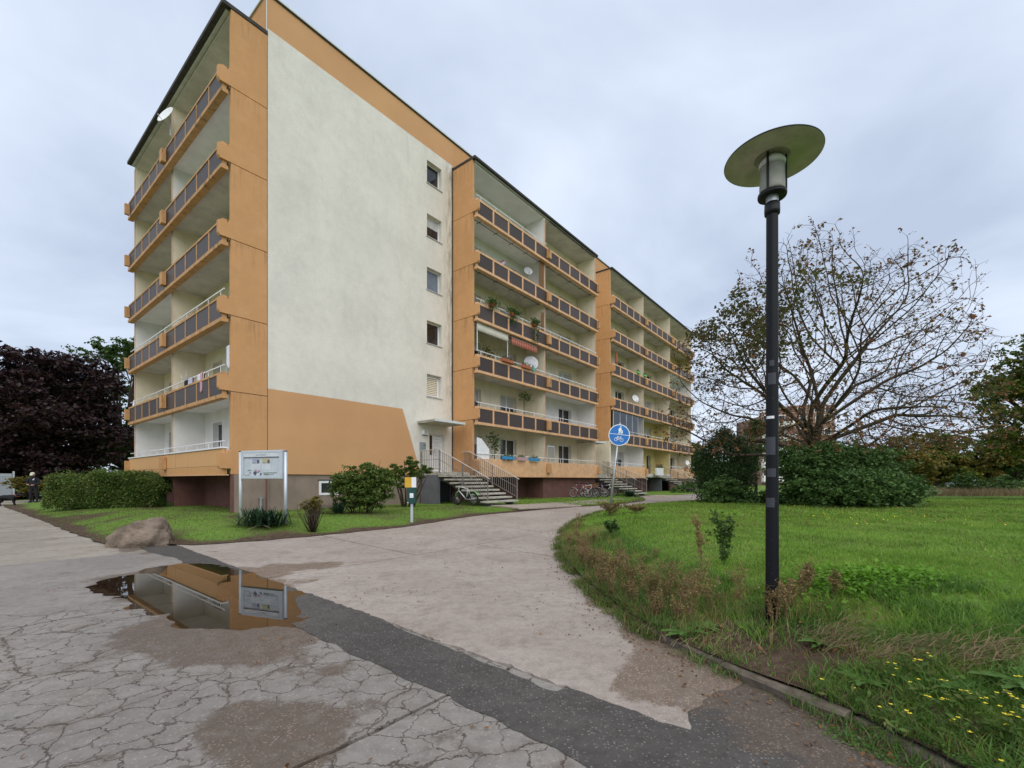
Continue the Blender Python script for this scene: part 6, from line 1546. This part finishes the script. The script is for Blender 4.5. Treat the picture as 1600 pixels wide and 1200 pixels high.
def awning(label, u0, u1, z1, drop, mat, scal=True):
    t = bthing('awning', label, 'awning', u0, 16.86, z1); n = 26; L = u1 - u0; V = []; F = []
    for i in range(n * 2 + 1):
        x = L * i / (2 * n); V += [(x, .35, .05), (x, -.03, 0), (x, -.05, -drop + (.035 * abs(math.sin(math.pi * i / 4)) if scal else 0))]
    for i in range(n * 2):
        b = 3 * i; F += [(b, b + 3, b + 4, b + 1), (b + 1, b + 4, b + 5, b + 2)]
    o = npmesh('fabric', V, F, mat, t); sm = o.modifiers.new('thick', 'SOLIDIFY'); sm.thickness = .006
    m = MB(); m.tube([(0, -.03, .02), (L, -.03, .02)], .025, 6); m.build('roller', 'alu', t); return t, L
t, L = awning('white scalloped awning above the second floor balcony', 18.1, 20.75, 10.18, .42, 'awningwhite')
for xx in (.02, L - .02):
    m = MB(); m.tube([(xx, 0, -.0), (xx, 0, -1.50)], .03, 8); m.build('prop', 'alu', t)
awning('red striped awning above the second floor balcony', 21.05, 23.7, 10.14, .42, 'stripe', False)
def screen(label, u0, u1, z0, z1, mat='wood', v=16.90):
    t = bthing('reed_screen', label, 'screen', u0, v, z0, None); n = int((u1 - u0) / .03)
    for i in range(n):
        m = MB(); m.tube([(i * .03, 0, random.uniform(-.02, .02)), (i * .03 + random.uniform(-.01, .01), 0, z1 - z0 + random.uniform(-.06, .03))], .015, 5); m.build('reed', mat, t)
    m = MB(); m.box(0, u1 - u0, .012, .022, (z1 - z0) * .3, (z1 - z0) * .34); m.box(0, u1 - u0, .012, .022, (z1 - z0) * .75, (z1 - z0) * .79); m.build('binding', 'rod', t)
screen('tall brown reed screen on the fourth floor beside the grey dish', 24.02, 24.58, 14.2, 15.9); screen('short brown reed screen on the third floor right of the trailing plant', 24.25, 24.6, 11.25, 12.6)
t = bthing('privacy_panel', 'white slanted privacy panel at the left end of the ground floor balcony', 'panel', 18.05, 16.80, 2.82); m = MB(); m.prism([(0, 0), (1.0, 0), (1.0, .55), (.35, 1.1), (0, 1.15)], lambda p, sd: (p[0], .03 * sd, p[1])); m.build('board', 'whitepaint', t)
t = bthing('wind_screen', 'clear wind screen with a pale frame on the ground floor', 'screen', 24.85, 16.80, 2.82); m = MB(); m.box(0, .8, 0, .012, .03, 1.05); m.build('sheet', 'clear', t); m = MB(); m.box(-.03, 0, -.01, .02, 0, 1.1); m.box(.8, .83, -.01, .02, 0, 1.1); m.box(0, .8, -.01, .02, 1.05, 1.1); m.build('frame', 'alu', t)
t = bthing('palm_plant', 'dried palm fan fixed to the first floor loggia wall', 'plant', 23.4, 17.6, 7.0); leaves_mesh('fronds', RNG.normal(size=(140, 3)) * np.array([.32, .15, .16]), .26, 'leaf_dark', t, aspect=.18); m = MB(); m.tube([(0, .05, -.1), (0, .05, -1.75)], .025, 6); m.build('stem', 'bark', t)
t = bthing('potted_plant', 'tall leafy plant in a white pot behind the left blue flower box', 'plant', 20.2, 17.4, 2.28); m = MB(); m.lathe([(0, 0), (.16, 0), (.2, .35), (.17, .35), (0, .3)], n=16); m.build('pot', 'whitepaint', t); m = MB(); m.tube([(0, 0, .3), (.03, 0, 1.6)], .03, 6); m.build('stem', 'bark', t); leaves_mesh('foliage', RNG.normal(size=(220, 3)) * np.array([.2, .2, .3]) + np.array([0, 0, 1.55]), .14, 'leaf_dark', t)
t = bthing('ornament', 'orange and brown autumn wreath on the second floor loggia wall', 'ornament', 19.6, 17.4, 9.0); leaves_mesh('wreath', RNG.normal(size=(120, 3)) * np.array([.25, .08, .16]), .13, 'leaf_orange', t); m = MB(); m.ring((0, .05, -.1), (0, 1, 0), .25, .02, 18, 5); m.build('hoop', 'bark', t)
t = bthing('potted_flower', 'bright pink flower with pale blue wrapping on the fourth floor rail', 'flower', 20.2, 16.75, 14.2); leaves_mesh('blossom', RNG.normal(size=(30, 3)) * .07, .12, 'printpink', t, aspect=.9); m = MB(); m.lathe([(0, -.15), (.1, -.15), (.14, .0), (0, .0)], n=12); m.build('wrap', 'lilac', t)
# loggia with glazing posts and other things on the farther part
t = bthing('balcony_glazing', 'row of pale posts glazing the first floor loggia behind the sign', 'glazing', 34.5, 16.80, 5.64)
for i in range(6):
    m = MB(); m.box(i * 1.24 - .03, i * 1.24 + .03, -.02, .03, 0, 2.0); m.build('post', 'alu', t)
    if i < 5: m = MB(); m.box(i * 1.24 + .035, i * 1.24 + 1.205, 0, .01, .03, 1.97); m.build('pane', 'glass' if i < 4 else 'clear', t)
t = bthing('planter', 'white planter box with red flowers by the farthest entrance', 'planter', 44.0, 16.5, 2.1); m = MB(); m.box(-.8, .8, -.12, .12, 0, .72); m.build('box', 'whitepaint', t, bevel=.02); leaves_mesh('foliage', np.stack([RNG.uniform(-.7, .7, 160), RNG.normal(0, .1, 160), .75 + np.abs(RNG.normal(0, .2, 160))], 1), .12, 'leaf_green', t); leaves_mesh('blossoms', np.stack([RNG.uniform(-.8, -.1, 40), RNG.normal(-.1, .1, 40), 1.0 + RNG.normal(0, .12, 40)], 1), .12, 'terracotta', t)
t = bthing('folded_parasol', 'folded rusty parasol on the third floor of the farther block', 'parasol', 35.9, 17.2, 10.7); m = MB(); m.tube([(0, 0, 0), (0, 0, 2.0)], .02, 6); m.build('pole', 'alu', t); m = MB(); m.lathe([(.03, .9), (.12, 1.0), (.10, 1.5), (.04, 1.95), (.0, 1.97)], n=10); m.build('canopy', 'terracotta', t)
# laundry on the left tower
def cloth(label, v, w, front, back, mat, z=5.90, u=6.43, seed=0, group='laundry on the left tower rail'):
    t = bthing('laundry', label, 'laundry', u, v, z, group); rn = random.Random(seed); nx, nz = 14, 10; V = []; F = []
    ph = rn.uniform(0, 6)
    for i in range(nx + 1):
        y = w * (i / nx - .5); fr = front * (1 + .18 * math.sin(i * 1.3 + ph)); bk = back * (1 + .2 * math.sin(i * .9 + ph))
        prof = [(-.035 - .03 * math.sin(i * 1.1 + ph) * (1 - k / nz), -fr * (1 - k / nz)) for k in range(nz)] + [(0, .012)] + [(.035, -bk * k / nz) for k in range(1, nz + 1)]
        for (dx_, dz_) in prof: V.append((dx_, y * (1 + .12 * dz_ / max(front, .1)), dz_))
    k = 2 * nz + 1
    for i in range(nx):
        for j in range(k - 1): F.append((i * k + j, i * k + j + 1, (i + 1) * k + j + 1, (i + 1) * k + j))
    o = npmesh('cloth', V, F, mat, t, smooth=True); sm = o.modifiers.new('thick', 'SOLIDIFY'); sm.thickness = .008
cloth('black garment hanging from the first floor rail', 22.7, .42, .75, .35, 'blackcloth', seed=1)
cloth('lilac cloth draped right of the black garment', 22.15, .5, .38, .3, 'lilac', seed=2)
cloth('white and pink shirt draped over the first floor rail', 20.95, .75, .55, .3, 'whitecloth', seed=3)
cloth('small pink towel hanging inside the white shirt', 20.75, .22, .72, .3, 'pinkcloth', seed=5, u=6.385)
cloth('white sheet hanging high at the right end of the first floor balcony', 18.95, .55, .8, .8, 'whitecloth', z=6.75, u=6.75, seed=4)
m = MB(); t = bthing('drying_rack', 'thin drying rail at the right end of the first floor balcony', 'drying rack', 6.75, 18.9, 5.1); m.tube([(0, -.32, 0), (0, -.32, 1.64)], .012, 5); m.tube([(0, .42, 0), (0, .42, 1.64)], .012, 5); m.tube([(0, -.34, 1.635), (0, .44, 1.635)], .012, 5); m.build('frame', 'alu', t)
m = MB(); t = bthing('fold_out_rack', 'small white fold out frame left of the black garment', 'drying rack', 6.5, 23.3, 5.9); m.tube([(0, -.3, 0), (0, -.3, .42), (0, .3, .42), (0, .3, 0)], .012, 5); m.tube([(0, -.3, .2), (0, .3, .2)], .008, 5); m.build('frame', 'alu', t)

# ------------------------------------------------------------------ person and dog
def skin(name, mat, parent, verts, edges, root=0, sub=2):
    me = bpy.data.meshes.new(name); me.from_pydata([v[:3] for v in verts], edges, []); me.materials.append(M[mat])
    o = link(name, me, parent); md = o.modifiers.new('skin', 'SKIN'); md.use_smooth_shade = True
    if not me.skin_vertices: me.attributes  # created by the modifier
    lay = me.skin_vertices[0].data if me.skin_vertices else None
    if lay is None:
        bm = bmesh.new(); bm.from_mesh(me); sl_ = bm.verts.layers.skin.verify(); bm.to_mesh(me); bm.free(); lay = me.skin_vertices[0].data
    for i, v in enumerate(verts):
        r = v[3]; lay[i].radius = r if isinstance(r, tuple) else (r, r); lay[i].use_root = i == root
    s_ = o.modifiers.new('sub', 'SUBSURF'); s_.levels = sub; s_.render_levels = sub
    return o
px_, py_ = -28.2, 26.75
pr = thing('person', 'person in dark clothes and a pale cap holding both hands in front by the hedge', 'person', (px_, py_, zlL(px_, py_) + .01), rad(20))
V = [(0, 0, .96, (.16, .12)), (0, -.01, 1.15, (.165, .12)), (0, -.02, 1.34, (.18, .125)), (0, -.02, 1.46, (.11, .09)), (0, -.05, 1.53, (.06, .06)),
     (-.20, -.02, 1.40, .075), (-.29, -.04, 1.15, .058), (-.16, -.26, 1.06, .045), (.20, -.02, 1.40, .075), (.29, -.04, 1.14, .058), (.14, -.27, 1.03, .045),
     (-.10, 0, .88, .10), (-.13, -.02, .48, .072), (-.14, .02, .08, .058), (-.15, -.13, .04, .045), (.10, 0, .88, .10), (.14, -.02, .48, .072), (.15, .02, .08, .058), (.17, -.13, .04, .045)]
E_ = [(0, 1), (1, 2), (2, 3), (3, 4), (2, 5), (5, 6), (6, 7), (2, 8), (8, 9), (9, 10), (0, 11), (11, 12), (12, 13), (13, 14), (0, 15), (15, 16), (16, 17), (17, 18)]
skin('body', 'navycloth', pr, V, E_)
hd_ = MB(); bmx = bmesh.new(); bmesh.ops.create_icosphere(bmx, subdivisions=3, radius=1)
for v in bmx.verts:
    p = v.co; nose = .28 * math.exp(-((p.x / .18) ** 2 + ((p.z + .05) / .25) ** 2)) if p.y < -.6 else 0
    jaw = 1 - .22 * max(0, -p.z)
    sock = -.07 * (math.exp(-(((abs(p.x) - .36) / .16) ** 2 + ((p.z - .12) / .14) ** 2))) if p.y < -.4 else 0
    v.co = Vector((p.x * .078 * jaw, (p.y * .098 * jaw) - .098 * (nose + sock), p.z * .118))
me = bpy.data.meshes.new('head'); bmx.to_mesh(me); bmx.free(); me.materials.append(M['skin']); me.polygons.foreach_set('use_smooth', [True] * len(me.polygons)); ho = link('head', me, pr); ho.location = (0, -.085, 1.635); ho.rotation_euler = (rad(18), 0, 0)
m = MB(); m.box(-.03, .03, -.093, -.086, -.062, -.054); m.build('mouth', 'red', ho)
for s_ in (-1, 1):
    m = MB(); m.lathe([(0, -.012), (.012, 0), (0, .012)], (s_ * .029, -.086, .016), 8); m.build('eye', 'printdark', ho)
    m = MB(); m.lathe([(0, -.03), (.014, 0), (0, .03)], (s_ * .078, .005, .0), 8); m.build('ear', 'skin', ho)
m = MB(); m.lathe([(.082, -.05), (.09, .0), (.088, .03), (.05, .04)], (0, .022, .0), 16); m.build('hair', 'grey', ho, smooth=True)
cp = MB(); cp.lathe([(.095, .045), (.102, .06), (.096, .10), (.065, .135), (.0, .148)], (0, .0, 0), 20); cp.prism([(-.085, -.06), (-.07, -.14), (-.03, -.19), (.03, -.19), (.07, -.14), (.085, -.06)], lambda p, sd: (p[0], p[1], .045 + .012 * sd - max(0, -.06 - p[1]) * .25)); cp.build('cap', 'capcream', ho, smooth=False)
def hand(base, d, parent, side):
    base = Vector(base); d = Vector(d).normalized(); up = Vector((0, 0, 1)); lat = d.cross(up).normalized(); nrm = lat.cross(d)
    V = [(*base, .022), (*(base + d * .04), .03), (*(base + d * .085), .032)]; E2 = [(0, 1), (1, 2)]
    m = MB(); m.tube([base - d * .03, base, base + d * .045, base + d * .09], [.026, .028, .036, .034], 8)
    for i, L in enumerate((.065, .075, .07, .055)):
        o_ = lat * (-.027 + i * .018); a = base + d * .085 + o_; b = a + d * L * .55 - nrm * .012; c = b + d * L * .2 - nrm * L * .4
        m.tube([a, b, c], [.0095, .009, .0075], 6)
    a = base + d * .03 + lat * .03 * side; m.tube([a, a + lat * .02 * side + d * .035, a + lat * .012 * side + d * .065 - nrm * .01], [.011, .010, .008], 6)
    m.build('hand', 'skin', parent, smooth=True)
hand((-.15, -.275, 1.055), (.75, -.5, -.05), pr, 1); hand((.13, -.285, 1.025), (-.75, -.45, -.0), pr, -1)
m = MB(); m.box(-.035, .035, -.375, -.365, 1.02, 1.15); m.build('held_phone', 'black', pr)
m = MB(); m.prism([(.02, 1.36), (.10, 1.42), (.12, 1.40), (.05, 1.30)], lambda p, sd: (p[0], -.152 - .004 * sd, p[1])); m.build('pale_collar', 'whitecloth', pr)
for s_ in (-1, 1):
    m = MB(); m.prism([(-.045, .06), (-.05, -.10), (-.03, -.17), (.03, -.17), (.05, -.10), (.045, .06)], lambda p, sd: (s_ * .15 + p[0], p[1], .0 + .055 * sd)); m.build('shoe', 'black', pr, bevel=.02)
dg = thing('dog', 'black dog walking on the path at the left edge of the picture', 'dog', (-27.95, 25.2, zp(-28, 25.2) + .0), rad(8))
V = [(-.42, 0, .50, (.10, .12)), (-.15, 0, .50, (.10, .13)), (.12, 0, .50, (.12, .15)), (.30, 0, .53, (.10, .12)), (.42, 0, .60, (.075, .085)), (.52, 0, .64, (.075, .075)), (.62, 0, .60, (.045, .045)), (.71, 0, .57, (.032, .03)),
     (.24, .09, .40, .055), (.20, .09, .22, .032), (.26, .09, .05, .026), (.30, .09, .02, .026), (.24, -.09, .40, .055), (.30, -.09, .23, .032), (.34, -.09, .05, .026), (.38, -.09, .02, .026),
     (-.42, .09, .40, .075), (-.36, .09, .27, .045), (-.50, .09, .17, .028), (-.48, .09, .04, .024), (-.43, .09, .02, .025), (-.42, -.09, .40, .075), (-.30, -.09, .27, .045), (-.42, -.09, .17, .028), (-.38, -.09, .04, .024), (-.33, -.09, .02, .025),
     (-.56, 0, .52, .035), (-.70, 0, .44, .028), (-.82, 0, .42, .016)]
E_ = [(0, 1), (1, 2), (2, 3), (3, 4), (4, 5), (5, 6), (6, 7), (2, 8), (8, 9), (9, 10), (10, 11), (2, 12), (12, 13), (13, 14), (14, 15), (0, 16), (16, 17), (17, 18), (18, 19), (19, 20), (0, 21), (21, 22), (22, 23), (23, 24), (24, 25), (0, 26), (26, 27), (27, 28)]
skin('body', 'dog', dg, V, E_, root=1)
for s_ in (-1, 1):
    m = MB(); m.prism([(.47, .68), (.54, .69), (.49, .80)], lambda p, sd: (p[0], s_ * (.04 + .02 * sd), p[1])); m.build('ear', 'dog', dg)
    m = MB(); m.lathe([(0, -.012), (.012, 0), (0, .012)], (.60, s_ * .04, .635), 8); m.build('eye', 'printdark', dg)
m = MB(); m.lathe([(0, -.015), (.016, 0), (0, .015)], (.74, 0, .575), 8); m.build('nose', 'black', dg)
m = MB(); m.ring((.40, 0, .585), (.8, 0, .6), .10, .012, 20, 5); m.build('collar', 'red', dg)
# things at the far left
gt = thing('metal_gate', 'narrow grey sheet metal gate under the purple tree at the left edge', 'gate', (-34.6, 31.4, .35), rad(38))
m = MB(); m.box(-.75, .0, -.03, .03, .05, 1.75); m.build('sheet', 'grey', gt)
for x_ in (-.83, .08):
    m = MB(); m.box(x_ - .05, x_ + .05, -.05, .05, -.2, 1.9); m.build('post', 'galv', gt)
for z_ in (.2, 1.0, 1.6):
    m = MB(); m.box(-.75, 0, -.045, -.031, z_, z_ + .06); m.build('rail', 'galv', gt)
shrub('garden_shrub', 'olive brown shrub between the grey gate and the person', -31.6, 30.2, .35, rl(8, 0, 0, .95, 1.1, 1.1, .5, .8, 55), 7000, 'leaf_orange', .13)
# ------------------------------------------------------------------ far background
tw = thing('tower_block', 'distant brick and white tower block seen through the nearly bare tree', 'tower block', (54.5, 86, .5), rad(-6))
m = MB(); m.box(-7.0, 6.2, 0, 12, -.5, 13.4); m.box(-7.0, -1.2, -.02, .5, 11.0, 14.0); m.box(-1.0, 6.8, .5, 12, 13.4, 15.4); m.build('wall', 'brickfar', tw)
for k in range(5):
    m = MB(); m.box(-6.9, -.8, -1.1, -.05, .9 + k * 2.6, 1.9 + k * 2.6); b_ = m.build('balcony', 'farwhite', tw); m = MB(); m.box(-6.9, -.8, -1.0, -.04, .7 + k * 2.6, .89 + k * 2.6); m.build('slab', 'soffit', b_)
    for x_ in (-6.0, -3.2, 0.6, 3.4, 5.0):
        m = MB(); m.box(x_ - .62, x_ + .62, -.035, -.005, 1.9 + k * 2.6, 3.1 + k * 2.6); f_ = m.build('window', 'whitepaint', tw); m = MB(); m.box(x_ - .5, x_ + .5, -.05, -.036, 2.0 + k * 2.6, 3.0 + k * 2.6); m.build('pane', 'glass', f_)
for x_ in (.6, 3.6, 5.6):
    m = MB(); m.box(x_ - .8, x_ + .8, .46, .49, 13.9, 15.0); f_ = m.build('window', 'farwhite', tw); m = MB(); m.box(x_ - .65, x_ + .65, .43, .459, 14.0, 14.9); m.build('pane', 'glass', f_)
def car(label, x, y, z, rz, mat):
    t = thing('parked_car', label, 'car', (x, y, z), rz, 'cars parked beyond the lawn')
    prof = [(-2.1, .35), (-2.15, .65), (-2.0, .88), (-1.5, .95), (-.85, 1.40), (.5, 1.42), (1.15, .98), (1.95, .85), (2.12, .6), (2.1, .35)]
    m = MB(); vs = []; 
    for (yy, sh_) in ((-.85, 0), (-.80, .02), (.80, .02), (.85, 0)): pass
    m.prism(prof, lambda p, sd: (p[0], (-.84 if sd == 0 else .84) * (1 if p[1] < 1 else .84), p[1])); b_ = m.build('body', mat, t, bevel=.06)
    for s_ in (-1, 1):
        m = MB(); m.prism([(-1.3, .98), (-.8, 1.33), (.45, 1.34), (.95, 1.0)], lambda p, sd: (p[0], s_ * ((.845 if p[1] < 1.1 else .712) + .012 * sd), p[1])); m.build('side_window', 'glass', t)
    m = MB(); m.prism([(-.66, 0), (.66, 0), (.6, .4), (-.6, .4)], lambda p, sd: (1.14 - p[1] * 1.42 + .03 * sd, p[0], 1.0 + p[1] * .92 + .03 * sd)); m.build('windscreen', 'glass', t)
    for xx in (-1.3, 1.35):
        for s_ in (-1, 1):
            m = MB(); m.tube([(xx, s_ * .66, .31), (xx, s_ * .86, .31)], .31, 18); w = m.build('wheel', 'rubber', t); m = MB(); m.tube([(xx, s_ * .855, .31), (xx, s_ * .868, .31)], .2, 14); m.build('rim', 'chrome', w)
    for s_ in (-1, 1):
        m = MB(); m.box(2.02, 2.14, s_ * .5, s_ * .78, .62, .76); m.build('headlight', 'chrome', t)
car('black car parked in the gap under the far trees', 57.5, 63, .55, rad(8), 'blackcar'); car('silver blue car right of the black one under the far trees', 60.8, 61, .55, rad(95), 'silvercar')
# wood closing the horizon
P = []
for i in range(900):
    a = RNG.uniform(-1.15, 1.15); r = RNG.uniform(105, 150)
    if -.75 < a < .15: continue
    h = RNG.uniform(4.5, 8.5); x, y = r * math.sin(a), r * math.cos(a); k = 34
    P.append(np.stack([RNG.normal(x, 2.4, k), RNG.normal(y, 2.4, k), np.abs(RNG.normal(h * .5, h * .27, k))], 1))
o = leaves_mesh('far_wood', np.concatenate(P), 1.2, 'leaf_green', aspect=.8); o['kind'] = 'stuff'
